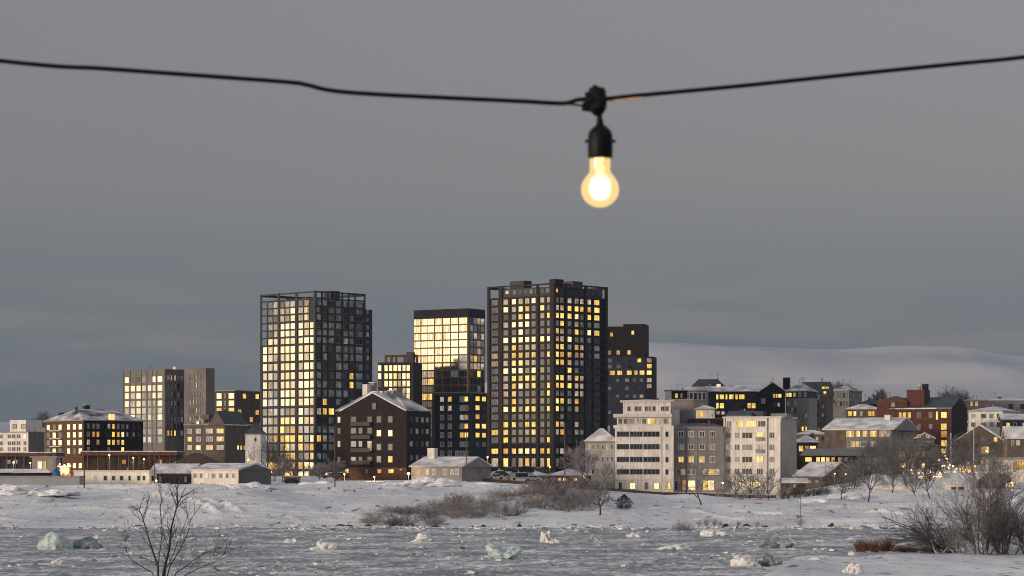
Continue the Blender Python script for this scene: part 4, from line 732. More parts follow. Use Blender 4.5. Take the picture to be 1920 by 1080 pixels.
b = Bld('garage', 'low garage with a rounded snow roof between the cottage and the pavilion', 'garage', 700, 985, 1022, 1030, 893, 908, 12, 'board_brown', W=6); b.roof('hip', 884, 'x', .6); b.win('F', [996, 1011], [899], [9, 9], 8, '.O', fr='frame_brown'); b.finish()
b = Bld('shed', 'small shed heaped with snow beside the left end of the row of cars', 'shed', 705, 924, 952, 958, 891, 906, 10, 'plaster_dim', W=5); b.roof('gable', 884, 'x', .5); b.finish()

# ================================================================ STREET FURNITURE, VEHICLES
random.seed(11)
def lampost(px, py, D, label, h=None, m='lamp_warm', r=.28, group='street lamps of the town'):
    x = X(px, D); zl = Z(py, D); zb = Tz(x, D, False)-.3; zb = min(zb, zl-2.2)
    t = thing('street_lamp', label, 'street lamp', (x, D, zb), 0, group)
    MB().tube([(0, .1, 0), (0, .1, zl-zb+.2)], [.09, .05], 6).build('pole', 'frame_grey', t)
    q = MB(); q.lathe([(0, -r), (r*.75, -r*.6), (r, 0), (r*.75, r*.5), (0, r*.6)], (0, -.1, zl-zb), 10).build('lamp_head', m, t, smooth=True)
    lt = bpy.data.lights.new('lamp_light', 'POINT'); lt.energy = 900 if 'bright' in label or 'brick house' in label else 260; lt.color = (1, .55, .2) if m == 'lamp_orange' else (1, .68, .36); lt.shadow_soft_size = .3
    lo_ = bpy.data.objects.new('lamp_light', lt); COL.objects.link(lo_); lo_.parent = t; lo_.location = (0, -.75, zl-zb)
for a in ((25, 867, 690, 'street lamp with a pale globe in front of the left quay building'), (57, 868, 684, 'street lamp with a narrow orange light beside the kiosk'),
          (205, 853, 690, 'yellow street lamp above the brown canopy'), (270, 861, 688, 'dim street lamp near the right end of the brown canopy'), (293, 901, 638, 'tiny white lamp between the two sheds'),
          (766, 888, 665, 'bright white lamp at the right corner of the gabled brick house'), (914, 857, 800, 'warm lamp in front of the slate block'), (972, 879, 760, 'yellow lamp at the foot of the tallest tower'),
          (1031, 875, 760, 'small orange lamp right of the tallest tower'), (1355, 905, 690, 'white wall-side lamp at the seam of the grey and white buildings'), (1850, 846, 690, 'round white lamp above the snowy canopy'),
          (1731, 871, 745, 'warm lamp left of the market lights'), (1749, 872, 745, 'second warm lamp left of the market lights'), (1709, 881, 740, 'orange lamp beside the lit shop corner'), (646, 889, 672, 'small added orange lamp at the left foot of the gabled brick house'), (702, 894, 690, 'small added orange lamp under the balconies of the gabled brick house'), (1300, 905, 680, 'warm entrance lamp of the grey building'), (1565, 888, 672, 'yellow lamp on the gable side of the barn'), (1586, 889, 672, 'white lamp right of the barn lamp'), (1760, 862, 740, 'orange lamp high beside the column of bright windows'), (1793, 879, 722, 'orange lamp right of the market lights'), (1828, 874, 735, 'orange lamp before the brown gabled house'), (1675, 884, 728, 'orange lamp left of the lit shop corner'), (1896, 905, 640, 'yellow lamp in front of the green tent opening'), (1420, 905, 682, 'orange lamp under the bay windows of the white corner building'), (508, 885, 700, 'orange lamp at the foot of the open-framed tower'), (1095, 893, 690, 'orange lamp between pavilion and pale house'), (250, 858, 695, 'dim orange lamp in the middle of the brown canopy')):  # both small orange brick house lamps are added to light its base
    lampost(a[0], a[1], a[2], a[3], m='lamp_orange' if 'orange' in a[3] else 'lamp_hot' if 'white' in a[3] else 'lamp_warm', r=.42 if 'bright' in a[3] else .34 if a[0] > 1660 else .27)
# market lights
def lights(name, label, pts, D, rr, m='lamp_hot', cat='string of lights'):
    x0 = X(pts[0][0], D); t = thing(name, label, cat, (x0, D, Tz(x0, D, False)))
    P3 = [P(px, py, D)-t.location for px, py in pts]
    MB().tube(P3, .04, 4).build('cord', 'frame_dark', t)
    for i, p in enumerate(P3):
        r = rr*random.uniform(.5, 1.1); MB().lathe([(0, -r), (r*.8, -r*.5), (r, 0), (r*.8, r*.5), (0, r)], p, 8).build('lamp', m, t, smooth=True)
    MB().tube([(0, .3, -1), P3[0]], .06, 5).build('post', 'frame_dark', t)
    lt = bpy.data.lights.new('string_glow', 'POINT'); lt.energy = 3200; lt.color = (1, .62, .28); lt.shadow_soft_size = .8
    lo_ = bpy.data.objects.new('string_glow', lt); COL.objects.link(lo_); lo_.parent = t; lo_.location = P3[len(P3)//2]+Vector((0, -1.5, .5))
lights('market_lights', 'bright string of lights running down to the market under the red brick building', [(1770, 848), (1772, 855), (1775, 860), (1777, 866), (1781, 871), (1779, 877), (1783, 881), (1787, 874), (1771, 873), (1766, 874), (1790, 884), (1784, 888)], 735, .34)
lights('market_lights', 'glowing cluster of lights beside the blue tarpaulin at the left', [(112, 870), (116, 876), (121, 873), (124, 878), (119, 883), (126, 886), (114, 888), (130, 872), (123, 889)], 668, .36, 'lamp_warm')
lights('market_lights', 'low row of warm lights along the garden in front of the lit shop', [(1718, 887), (1724, 886), (1732, 889), (1738, 887), (1745, 885), (1800, 872), (1806, 875), (1812, 878)], 722, .22, 'lamp_warm')
t = thing('market_stall', 'small glowing stall at the foot of the red brick building', 'stall', P(1812, 892, 728)); MB().box(-1.6, 1.6, 0, 2, 0, 2.2).build('body', 'orange_paint', t); MB().box(-1.9, 1.9, -.4, 2.3, 2.2, 2.5).build('roof', 'snow_roof', t); MB().box(-1.2, 1.2, -.05, 0, .9, 2.0).build('counter_light', 'window_glow', t)
t = thing('market_stall', 'small wooden stall glowing next to the blue tarpaulin', 'stall', P(121, 892, 672)); MB().box(-1.5, 1.5, 0, 2, 0, 2.3).build('body', 'orange_paint', t); MB().box(-1.8, 1.8, -.4, 2.3, 2.3, 2.6).build('roof', 'snow_roof', t); MB().box(-1.2, 1.2, -.05, 0, .8, 2.1).build('counter_light', 'window_glow', t)
t = thing('tent', 'dark green tent with a snow ridge and a lamp inside near the right edge', 'tent', P(1868, 912, 645)); q = MB(); q.add([(-4, 0, -1), (4, 0, -1), (4, 5, -1), (-4, 5, -1), (-4, 0, 1.2), (4, 0, 1.2), (4, 5, 1.2), (-4, 5, 1.2), (-2, 2.5, 3.2), (3, 2.5, 3.2)], [(0,1,5,4),(1,2,6,5),(2,3,7,6),(3,0,4,7),(4,5,9,8),(5,6,9),(6,7,8,9),(7,4,8)]).build('canvas', 'green_tent', t); MB().box(2.3, 4.4, -.1, 0, -.2, .9).build('lit_opening', 'window_glow', t)
# poles
def pole(px, yt, yb, D, label, r=.13, m='wood_pole', arm=False, tilt=0):
    x = X(px, D); zb = Z(yb, D); zt = Z(yt, D)
    t = thing('utility_pole', label, 'pole', (x, D, zb)); MB().tube([(0, 0, -1.5), (tilt*.5, 0, (zt-zb)*.5), (tilt, 0, zt-zb)], [r, r*.9, r*.7], 8).build('post', m, t)
    if arm: MB().box(tilt-.9, tilt+.9, -.08, .08, zt-zb-.9, zt-zb-.75).build('crossarm', m, t)
pole(158, 876, 913, 622, 'thick short wooden pole in front of the left white shed', .2); pole(290, 843, 905, 636, 'wooden pole between the white shed and the brown shed', .14)
pole(628, 795, 934, 612, 'tall thin dark pole standing on the snow slope below the brick house', .15); pole(875, 808, 903, 640, 'wooden pole in front of the grey cottage', .13)
pole(1059, 792, 914, 650, 'pale wooden pole in front of the tallest tower', .17, 'wood_pole'); pole(1287, 800, 924, 660, 'black pole in front of the grey building', .16, 'frame_dark')
pole(1464, 790, 925, 655, 'thin dark pole at the corner of the right white building', .12, 'frame_dark'); pole(1501, 905, 992, 520, 'thin stick standing on the river bank', .05, 'frame_dark'); pole(692, 855, 900, 720, 'thin pole before the brick house door', .08, 'frame_dark', True)
pole(1826, 800, 925, 620, 'tall pale pole at the right among bare trees', .2, 'bark_pale'); pole(516, 862, 893, 700, 'thin orange-lit pole by the foot of the open-framed tower', .1); pole(1131, 860, 916, 660, 'short pole by the pale house with the upswept roof', .12, 'bark_pale')
pole(1783, 812, 890, 700, 'slim pink-grey flag post beside the brown gabled house', .22, 'fascia_pale')
# fence along the street in front of the white row
def fence(pts, D, label, h=.75, m='orange_dull'):
    mat('orange_dull', (.115, .060, .030), .9, .35, 1.2); t = thing('fence', label, 'fence', (X(pts[0], D), D, 0)); q = MB(); k = MB(); n = 60
    pr = None
    for i in range(n+1):
        px = pts[0]+(pts[1]-pts[0])*i/n; x = X(px, D)-X(pts[0], D); z = max(Tz(X(px, D), D), Tz(X(px, D), D-1.2), Tz(X(px, D), D-3))
        if pr: q.add([(pr[0], 0, pr[1]-1), (x, 0, z-1), (x, 0, z+h), (pr[0], 0, pr[1]+h), (pr[0], .12, pr[1]-1), (x, .12, z-1), (x, .12, z+h), (pr[0], .12, pr[1]+h)], [(0,1,2,3),(5,4,7,6),(3,2,6,7),(0,4,5,1)], 0)
        k.box(x-.08, x+.08, -.1, 0, z-1, z+h+.15); pr = (x, z)
    q.build('boards', m, t); k.build('posts', 'wood_pole', t)
fence((905, 1010), 668, 'low brown plank fence from the cottage to the pavilion'); fence((1012, 1455), 662, 'long low rust-brown plank fence below the white buildings')
# vehicles
def car(px, py, D, label, paint, l=4.4, rz=0, h=1.45, snow=True, kind='parked_car'):
    x = X(px, D); t = thing(kind, label, 'van' if kind == 'parked_van' else 'car', (x, D, Z(py, D)), rz, 'vehicles parked below the towers')
    hl = l/2; w_ = .88; q = MB(); prof = [(-hl, .35), (-hl, .8), (-hl*.72, .95), (-hl*.4, h), (hl*.38, h), (hl*.72, .98), (hl, .8), (hl, .35)] if h < 1.8 else [(-hl, .35), (-hl, 1.1), (-hl*.75, h-.1), (-hl*.65, h), (hl*.97, h), (hl, h-.15), (hl, .35)]
    n = len(prof); q.add([(a, -w_, z) for a, z in prof]+[(a, w_, z) for a, z in prof], [tuple(range(n))[::-1], tuple(range(n, 2*n))]+[(i, (i+1) % n, n+(i+1) % n, n+i) for i in range(n)])
    q.build('body', paint, t); g = MB()
    for s_ in (-1, 1): g.box(-hl*.5, hl*.5, s_*(w_+.01), s_*(w_+.03), .98, h-.12)
    g.build('window', 'glass_dark', t)
    for sx in (-.6, .6):
        for sy in (-1, 1): MB().tube([(sx*hl, sy*(w_-.1), .33), (sx*hl, sy*(w_+.06), .33)], .33, 12).build('wheel', 'tyre', t)
    for sy in (-.6, .6): MB().box(hl, hl+.03, sy-.12, sy+.12, .6, .75).build('headlight', 'frame_white', t)
    if snow: MB().box(-hl*.38, hl*.36, -w_+.1, w_-.1, h, h+.15).build('roof_snow', 'snow_roof', t)
car(655-38, 897, 690, 'black car parked between the open-framed tower and the brick house', 'car_black', rz=.2); car(642, 896, 698, 'dark car behind the black car near the brick house', 'car_black', rz=-.3)
car(938, 893, 700, 'dark car at the left of the row below the tallest tower', 'car_black', rz=.1); car(955, 886, 740, 'black car half hidden under snow below the tallest tower', 'car_black', rz=.0); car(985, 884, 742, 'black estate car right of the yellow lamp', 'car_black', 5, .1); car(1010, 887, 735, 'dark car in front of the last column of the tallest tower', 'car_black', rz=-.1)
car(978, 901, 690, 'long pale van covered in snow behind the plank fence', 'car_paint_white', 6.5, .05, 2.1, kind='parked_van'); car(930, 899, 694, 'small pale car beside the cottage', 'car_paint_white', rz=.1); car(1000, 902, 684, 'silver car beside the pale van', 'car_paint_white', rz=-.05)
car(547, 907, 668, 'low dark car stuck in the snow beside the skip', 'car_black', 4.2, 0)
t = thing('skip', 'orange-lit rusty skip heaped with snow at the foot of the open-framed tower', 'skip', P(548, 906, 672)); q = MB(); q.add([(-1.6, -1, 0), (1.6, -1, 0), (1.6, 1, 0), (-1.6, 1, 0), (-2.3, -1.1, 1.7), (2.3, -1.1, 1.7), (2.3, 1.1, 1.7), (-2.3, 1.1, 1.7)], [(0,3,2,1),(0,1,5,4),(1,2,6,5),(2,3,7,6),(3,0,4,7),(4,5,6,7)]).build('body', 'orange_paint', t); MB().box(-2.1, 2.1, -.95, .95, 1.7, 1.95).build('snow_heap', 'snow_roof', t)
# boats laid up at the left
def boat(px, py, D, l, label, h=1.0):
    t = thing('boat', label, 'boat', P(px, py, D)); st = []; n = 12; v = []; f = []
    for i in range(n+1):
        s = i/n; wd = 1.5*math.sin(math.pi*min(1, .25+s*.75))**.5 if s < 1 else .05; v += [(-l/2+l*s, -wd*.5, -.2), (-l/2+l*s, wd*.5, -.2), (-l/2+l*s, wd, h*(.8+.3*s)), (-l/2+l*s, -wd, h*(.8+.3*s))]
    for i in range(n):
        a = i*4
        for j in range(4): f.append((a+j, a+(j+1) % 4, a+4+(j+1) % 4, a+4+j))
    f += [(3, 2, 1, 0), tuple(n*4+j for j in range(4))]; MB().add(v, f).build('hull', 'concrete_black', t)
    q = MB(); q.add([(-l*.48, -1.3, h*.85), (l*.42, -1.3, h), (l*.42, 1.3, h), (-l*.48, 1.3, h*.85), (-l*.4, 0, h+.9), (l*.3, 0, h+.9)], [(0,1,5,4),(2,3,4,5),(1,2,5),(3,0,4)]).build('snow_cover', 'snow_roof', t)
boat(18, 893, 655, 15, 'dark laid-up boat under snow at the left edge'); boat(62, 893.5, 652, 11, 'laid-up boat with a snowy deck left of the blue tarpaulin')
def lump(name, label, cat, px, py, D, w_, h_, m, seed=0, dep=None, flat=.0, group=None, rough=.22, sub=2, kind=None):
    bm = bmesh.new(); bmesh.ops.create_icosphere(bm, subdivisions=sub, radius=1); dep = dep or w_*.7; rr = random.Random(seed); off = Vector((rr.random()*50, rr.random()*50, 0))
    for v_ in bm.verts:
        d = v_.co.normalized(); k = 1+rough*2*noise.noise(d*1.3+off)+rough*.8*noise.noise(d*3.5+off)
        v_.co = Vector((d.x*w_/2*k, d.y*dep/2*k, max(d.z, -.25)*h_*k))
        if flat: v_.co.z = min(v_.co.z, h_*flat)
    me = bpy.data.meshes.new(name); bm.to_mesh(me); bm.free(); me.materials.append(MATS[m])
    o = bpy.data.objects.new(name, me); COL.objects.link(o); o.location = P(px, py, D); return tag(o, label, cat, group, kind)
lump('tarpaulin', 'bright blue tarpaulin bundle beside the laid-up boat', 'tarpaulin', 106, 891, 650, 2.2, 1.6, 'tarp_blue', 3)
# ================================================================ ICE
def ondist(py): return CZ*F/(py-HY)
ICE = [('ice_block', 'large rounded greenish ice block at the left of the river', 102, 1030, 62, 32, 'ice_blue', 1), ('ice_block', 'grey translucent ice slab right behind the rounded greenish block', 160, 1029, 62, 20, 'ice_dark', 2),
       ('ice_block', 'smooth white wedge-shaped ice block near the lower right', 1398, 1062, 56, 21, 'ice_white', 4), ('ice_block', 'grey slab of ice attached right of the white wedge', 1437, 1061, 44, 17, 'ice_dark', 5), ('ice_block', 'dark blue low mound of ice at the right of the river', 1455, 1028, 56, 17, 'ice_dark', 6),
       ('ice_block', 'broad ridged pale-blue ice slab in the middle of the river', 945, 1048, 72, 22, 'ice_blue', 7), ('ice_block', 'low white ice hump left of centre', 605, 1031, 44, 14, 'ice_white', 8), ('ice_block', 'upright white tooth of ice right of the ridged slab', 1023, 1018, 18, 20, 'ice_white', 9),
       ('ice_block', 'pair of small white ice lumps beside the upright tooth', 1040, 1019, 20, 9, 'ice_white', 10), ('ice_block', 'knobbly heap of ice below the brush slope', 795, 1016, 46, 13, 'ice_white', 11), ('ice_block', 'small pale ice lump in the lower left', 110, 1059, 26, 9, 'ice_white', 12),
       ('ice_block', 'flat white ice slab left of the brown reeds', 1530, 1055, 48, 10, 'ice_white', 13), ('ice_block', 'pointed snow-white ice shard at the bottom right', 1600, 1079, 36, 20, 'ice_white', 14), ('ice_block', 'low pale ice pile at the foot of the bushes in the river', 1340, 1006, 50, 12, 'ice_white', 15),
       ('ice_block', 'small glassy ice hump right of centre', 1115, 1016, 26, 11, 'ice_blue', 16), ('ice_block', 'white ice cap in front of the shore tuft', 1190, 1008, 24, 8, 'ice_white', 17), ('ice_block', 'long low white ice ridge in mid river', 1265, 1031, 52, 9, 'ice_white', 18),
       ('ice_block', 'small round ice ball left of the brown reeds', 1597, 1042, 14, 9, 'ice_white', 19), ('ice_block', 'small grey ice lump near the left bottom edge', 400, 1072, 22, 8, 'ice_dark', 20), ('ice_block', 'bluish small floe behind the left shrub', 345, 1014, 34, 9, 'ice_blue', 21), ('ice_block', 'white floe near the left shore', 545, 1018, 24, 8, 'ice_white', 22)]
for nm, lab, px, py, wp, hp, m, sd_ in ICE:
    D = ondist(py); o = lump(nm, lab, 'ice', px, py, D, wp/F*D*1.0, hp/F*D*1.05, m, sd_, rough=.34 if 'round' not in lab and 'smooth' not in lab else .16, sub=4, dep=wp/F*D*.9)
    o.location.z -= .05
rr = random.Random(5); q = MB(); mi = 0
for i in range(3000):
    s_ = rr.random(); D = 1/(1/278.+(1/500.-1/278.)*(s_**.8)); px = rr.uniform(-300, 2220); x = X(px, D)
    if Tz(x, D, False) > 0: continue
    c = noise.noise(Vector((x*.06, D*.05, 3)))
    if c < -.05+rr.random()*.3: continue
    s = rr.choice([.1, .12, .15, .18, .22, .4]) * rr.uniform(.6, 1.4); bs = [Vector((sx*s*.9*rr.uniform(.4, 1.2), sy*s*.8*rr.uniform(.4, 1.2), sz*s*.42*rr.uniform(.3, 1.2))) for sx in (-1, 1) for sy in (-1, 1) for sz in (-1, 1)]
    Mx = Matrix.Translation((x, D, ice_z(x, D)+s*.12)) @ Matrix.Rotation(rr.uniform(0, 6.3), 4, 'Z') @ Matrix.Rotation(rr.uniform(-.4, .4), 4, 'X')
    k = rr.choice([0, 0, 0, 0, 0, 1, 2]); q.add(bs, [(0,1,3,2),(4,6,7,5),(0,4,5,1),(2,3,7,6),(0,2,6,4),(1,5,7,3)], k, Mx)
for i in range(1500):
    px = rr.uniform(-200, 2100); y_ = 506-abs(rr.gauss(0, 9)); x = X(px, y_); s = rr.choice([.12, .15, .2, .25, .5])*rr.uniform(.6, 1.3)
    if noise.noise(Vector((x*.05, 3, 1))) < -.25: continue
    bs = [Vector((sx*s*1.1*rr.uniform(.4, 1.2), sy*s*rr.uniform(.4, 1.2), sz*s*.5*rr.uniform(.3, 1.2))) for sx in (-1, 1) for sy in (-1, 1) for sz in (-1, 1)]
    q.add(bs, [(0,1,3,2),(4,6,7,5),(0,4,5,1),(2,3,7,6),(0,2,6,4),(1,5,7,3)], rr.choice([0, 0, 0, 2]), Matrix.Translation((x, y_, max(ice_z(x, y_), Tz(x, y_))+s*.05)) @ Matrix.Rotation(rr.uniform(0, 6.3), 4, 'Z'))
tag(q.build('ice_rubble', ['ice_white', 'ice_blue', 'ice_dark']), kind='stuff')
# snow humps, rocks
for i, (px, py, w_, h_, D) in enumerate([(470, 912, 70, 12, 600), (790, 905, 60, 14, 640), (845, 903, 70, 12, 630), (600, 906, 50, 9, 640), (30, 930, 90, 14, 590), (100, 925, 70, 10, 585), (1540, 925, 60, 11, 600), (1590, 920, 60, 12, 620), (1860, 935, 90, 16, 600), (740, 915, 70, 9, 622), (920, 912, 60, 8, 630)]):
    D = D; x = X(px, D); o = lump('snow_bank', 'rounded heap of cleared snow '+['below the grey gable of the white shed', 'below the left wall of the grey cottage', 'below the right windows of the grey cottage', 'left of the tall thin dark pole', 'at the far left edge under the lean-to wall', 'under the right end of the lean-to wall', 'left of the wide-crowned tree by the barn', 'right of the wide-crowned tree by the barn', 'in front of the green tent', 'between the brick house and the cottage', 'where the brown plank fence begins'][i], 'snow heap', px, py, D, w_/F*D*1.2, h_/F*D, 'snow', 40+i, rough=.3, sub=4, group='heaps of cleared snow on the bank'); o.location.z = Tz(x, D, False)-.2
for i, (px, D) in enumerate([(637, 505), (655, 505), (690, 504), (735, 504), (770, 504), (815, 504), (905, 503), (975, 503), (1360, 503), (1400, 503), (1432, 503), (1560, 503), (520, 512)]):
    o = lump('rock', 'dark snow-dusted boulder at the waterline', 'rock', px, 990, D, random.uniform(1, 2), random.uniform(.4, .8), 'bark', 60+i, rough=.3, group='dark boulders along the far shoreline'); o.location.z = .1
t = thing('jetty', 'small dark timber jetty at the shoreline on the right', 'jetty', P(1512, 999, 500)); q = MB()
for i in range(9): q.box(-2.6+i*.6, -2.1+i*.6, 0, 1.4, -.3, .5+.1*(i % 2))
q.build('piles', 'board_brown', t); MB().box(-2.7, 2.9, -.1, 1.5, .62, .8).build('deck', 'snow_roof', t)
for i, (px, py, D, l, lab) in enumerate([(655, 931, 600, 3, 'dark bench-like plank half buried in the slope below the brick house'), (505, 939, 590, 1.4, 'short dark plank lying on the smooth left snowfield'), (1785, 1000, 470, 0, '')]):
    if l: t = thing('bench', lab, 'bench', (X(px, D), D, Tz(X(px, D), D))); MB().box(-l/2, l/2, -.2, .25, .35, .47).build('seat', 'bark', t); [MB().box(s*l*.4-.08, s*l*.4+.08, -.15, .2, -.3, .35).build('leg', 'bark', t) for s in (-1, 1)]
# ================================================================ TREES
def rvec(rg, k): return Vector((rg.gauss(0, k), rg.gauss(0, k), rg.gauss(0, k)))
def grow(mbs, p, d, l, r, lev, maxl, rg, nb, ang, up, rmin, sides, jit=.13):
    n = 3; pts = [p.copy()]; ds = []
    dd = d.copy()
    for i in range(n):
        dd = (dd+rvec(rg, jit)+Vector((0, 0, up))).normalized(); pts.append(pts[-1]+dd*(l/n)); ds.append(dd.copy())
    re = max(rmin, r*.5); mbs[min(lev, 1)].tube(pts, [max(rmin, r+(re-r)*i/n) for i in range(n+1)], sides if lev < 2 else 3)
    if lev >= maxl: return
    k = nb[min(lev, len(nb)-1)]
    for j in range(k):
        t = .3+.7*(j+rg.random())/k; i = min(n-1, int(t*n)); q = pts[i].lerp(pts[i+1], t*n-i); base = ds[i]
        ax = base.cross(Vector((rg.gauss(0, 1), rg.gauss(0, 1), rg.gauss(0, 1)))).normalized(); nd = (Matrix.Rotation(ang*rg.uniform(.6, 1.3), 3, ax) @ base)
        grow(mbs, q, nd, l*rg.uniform(.5, .78), max(rmin, r*.55), lev+1, maxl, rg, nb, ang, up, rmin, sides, jit)
PROTO = {}
mat('twig_mixed', (.05, .045, .05), .95, .3, 1.4, c2=(.24, .225, .23))
def tree_mesh(seed, h, maxl, nb, ang=.7, up=.05, r0=.16, rmin=.024, trunk=.32, lean=0):
    rg = random.Random(seed); a, b_ = MB(), MB(); grow([a, b_], Vector((0, 0, -.6)), Vector((lean, 0, 1)).normalized(), h*trunk+.6, r0, 0, 0, rg, nb, ang, up, rmin, 7)
    tp = Vector(a.v[-4]); tp = Vector((lean*h*trunk, 0, h*trunk-.1)) if False else Vector([sum(v[i] for v in a.v[-7:])/7 for i in range(3)])
    for j in range(nb[0]):
        th = 2*math.pi*j/nb[0]+rg.uniform(-.4, .4); el = rg.uniform(.35, .95) if j else .1
        grow([a, b_], tp-Vector((0, 0, rg.uniform(0, h*trunk*.35))), Vector((math.cos(th)*math.sin(el), math.sin(th)*math.sin(el), math.cos(el))), h*.4*rg.uniform(.8, 1.15), r0*.6, 1, maxl, rg, nb, ang, up, rmin, 5)
    return a, b_
def tree(px, D, h, label, seed, maxl=5, nb=(5, 4, 4, 3, 3), zoff=0, tm='bark', cm='twig_mixed', group=None, scale=1, base_z=None, key=None, **kw):
    x = X(px, D); z = (Tz(x, D) if base_z is None else base_z)+zoff; t = thing('bare_tree', label, 'tree', (x, D, z), random.uniform(0, 6), group)
    key = key or (seed, round(h, 1), maxl)
    if key not in PROTO: a, b_ = tree_mesh(seed, h, maxl, nb, **kw); PROTO[key] = (a.mesh('trunk', [tm]), b_.mesh('crown', [cm]))
    for nm, me in zip(('trunk', 'crown'), PROTO[key]): o = bpy.data.objects.new(nm, me); COL.objects.link(o); o.parent = t
    return t
NB = (5, 4, 3, 3)
tree(1125, 545, 8.0, 'leaning bare tree on the bank in front of the pale house', 3, 4, (6, 4, 4, 3), lean=-.25, ang=.8, up=.02, trunk=.3, r0=.24, rmin=.02)
tree(1315, 590, 11, 'thin bare tree on the bank before the grey building', 5, 4, (4, 4, 3, 3), trunk=.35, r0=.2, rmin=.028, ang=.5)
tree(1405, 640, 10, 'bare tree with a dense round crown before the right white building', 8, 4, (6, 5, 4, 3), trunk=.2, r0=.2, rmin=.02); tree(1378, 645, 8, 'smaller bare tree left of the dense round one', 9, 4, (6, 4, 4, 3), trunk=.2, rmin=.018); tree(1440, 638, 8, 'smaller bare tree right of the dense round one', 10, 4, (6, 4, 4, 3), trunk=.2, rmin=.018)
tree(1110, 650, 13, 'tall frosty bare tree in front of the pale house with the upswept roof', 12, 5, (6, 5, 4, 4, 3), trunk=.3, r0=.2, cm='twig_frost', tm='bark_pale', rmin=.022); tree(1136, 655, 9, 'slim frosty sapling left of the banded white building', 13, 4, (5, 4, 4, 3), trunk=.3, cm='twig_frost', tm='bark_pale')
tree(512, 700, 12, 'bare tree in front of the left foot of the open-framed tower', 14, 5, (6, 5, 4, 4, 3), cm='twig', trunk=.25, rmin=.017); tree(530, 690, 9, 'smaller bare tree beside the orange-lit pole', 15, 4, (6, 4, 4, 3), trunk=.2)
for px, D, h, s in ((600, 690, 5.5, 16), (613, 700, 7, 17), (636, 704, 6, 18)): tree(px, D, h, 'frost-white bare tree between the open-framed tower and the brick house', s, 4, (7, 5, 4, 3), cm='twig_frost', tm='bark_pale', trunk=.15, rmin=.04, group='frosted trees left of the brick house')
tree(1576, 605, 9, 'bare tree with a wide crown in front of the barn', 20, 5, (6, 5, 4, 4, 3), trunk=.25, rmin=.017, ang=.7); tree(1627, 600, 13.5, 'largest bare tree at the right, forked low, beside the barn', 21, 5, (6, 5, 5, 4, 3), trunk=.22, r0=.2, rmin=.015, ang=.65)
tree(1650, 700, 13, 'bare tree rising before the snow-roofed house', 22, 5, (6, 5, 5, 4, 3), trunk=.2, r0=.22, rmin=.018); tree(1745, 615, 12, 'upright bare tree with steep branches in front of the market', 23, 5, (6, 5, 4, 4, 3), trunk=.2, ang=.45, rmin=.018); tree(1716, 625, 9, 'bushy bare tree behind the white garden building', 24, 4, (7, 5, 4, 3), trunk=.12, rmin=.02)
tree(1820, 690, 15, 'tall bare tree in front of the brown gabled house', 25, 5, (6, 5, 5, 4, 3), trunk=.3, r0=.22, rmin=.018); tree(1700, 720, 12, 'bare tree between the snow-roofed house and the red brick building', 26, 5, (6, 5, 5, 4, 3), trunk=.25, rmin=.018); tree(1680, 735, 9, 'low dark tree beside the lit shop corner', 27, 4, (7, 5, 4, 3), trunk=.15, rmin=.018)
for px, D, h, s, zt in ((1568, 1010, 13, 30, 0), (1650, 1030, 9, 31, 0), (1790, 1000, 14, 32, 0), (1776, 1010, 12, 30, 0), (1806, 1005, 12, 31, 0), (1555, 1015, 11, 33, 0), (1580, 1015, 12, 33, 0), (82, 900, 8, 31, 0)):
    top = {1568: 706, 1555: 711, 1580: 711, 1650: 727, 1790: 722, 1776: 730, 1806: 730, 82: 769}[px]
    tree(px, D, h, 'bare tree rising behind the hilltop roofs' if px > 100 else 'bare tree behind the brick block at far left', s, 5, (6, 5, 5, 4, 3), base_z=Z(top, D)-h*1.05, trunk=.25, rmin=.024, group='bare trees on the skyline' if px > 100 else None)
tree(1672, 636, 11, 'dense bare tree in front of the long snowed-in garden building', 51, 5, (6, 5, 5, 4, 3), trunk=.18, rmin=.02, ang=.75); tree(1768, 700, 10, 'dark bare tree just left of the market lights', 52, 5, (6, 5, 4, 4, 3), trunk=.2, rmin=.02); tree(1600, 660, 9, 'bare tree at the right end of the barn', 53, 5, (6, 5, 4, 4, 3), trunk=.15, rmin=.022)
tree(1866, 352, 14.5, 'tall pale-trunked tree rising out of the near right thicket', 54, 4, (5, 4, 4, 3), trunk=.4, r0=.17, rmin=.012, ang=.5, tm='bark_pale', cm='twig_frost', base_z=.2); tree(1851, 640, 11, 'bare tree beside the green tent', 55, 5, (6, 5, 4, 4, 3), trunk=.2, rmin=.02)
tree(545, 715, 8, 'small bare tree between the skip and the open-framed tower', 56, 5, (6, 5, 4, 4, 3), trunk=.15, rmin=.02)
t = thing('conifer', 'small dark snow-dusted conifer on the bank below the white building', 'tree', (X(1170, 570), 570, Tz(X(1170, 570), 570)-.2)); rg = random.Random(4); q = MB()
for i in range(900):
    a = rg.uniform(0, 6.28); z = rg.uniform(.3, 3.2); r = 1.75*math.sin(math.pi*min(1, z/3.4+.12))**.7*rg.uniform(.2, 1); c = Vector((r*math.cos(a), r*math.sin(a), z)); d = Vector((math.cos(a), math.sin(a), rg.uniform(-.1, .7))).normalized(); q.tube([c, c+d*.45], [.05, .015], 3)
q.build('crown', 'twig', t); MB().tube([(0, 0, -.3), (0, 0, 3)], [.12, .04], 6).build('trunk', 'bark', t)
def shrub_mesh(seed, h, n, spread, rmin, maxl=2, nb=(3, 3)):
    rg = random.Random(seed); q = MB()
    for i in range(n):
        a = rg.uniform(0, 6.28); k = rg.uniform(.05, 1)*spread; d = Vector((math.cos(a)*k, math.sin(a)*k, 1)).normalized(); p = Vector((math.cos(a)*h*.12*rg.random(), math.sin(a)*h*.12*rg.random(), -.3))
        grow([q, q], p, d, h*rg.uniform(.5, .85), rmin*2.2, 1, 1+maxl, rg, nb, .5, .05, rmin, 4)
    return q
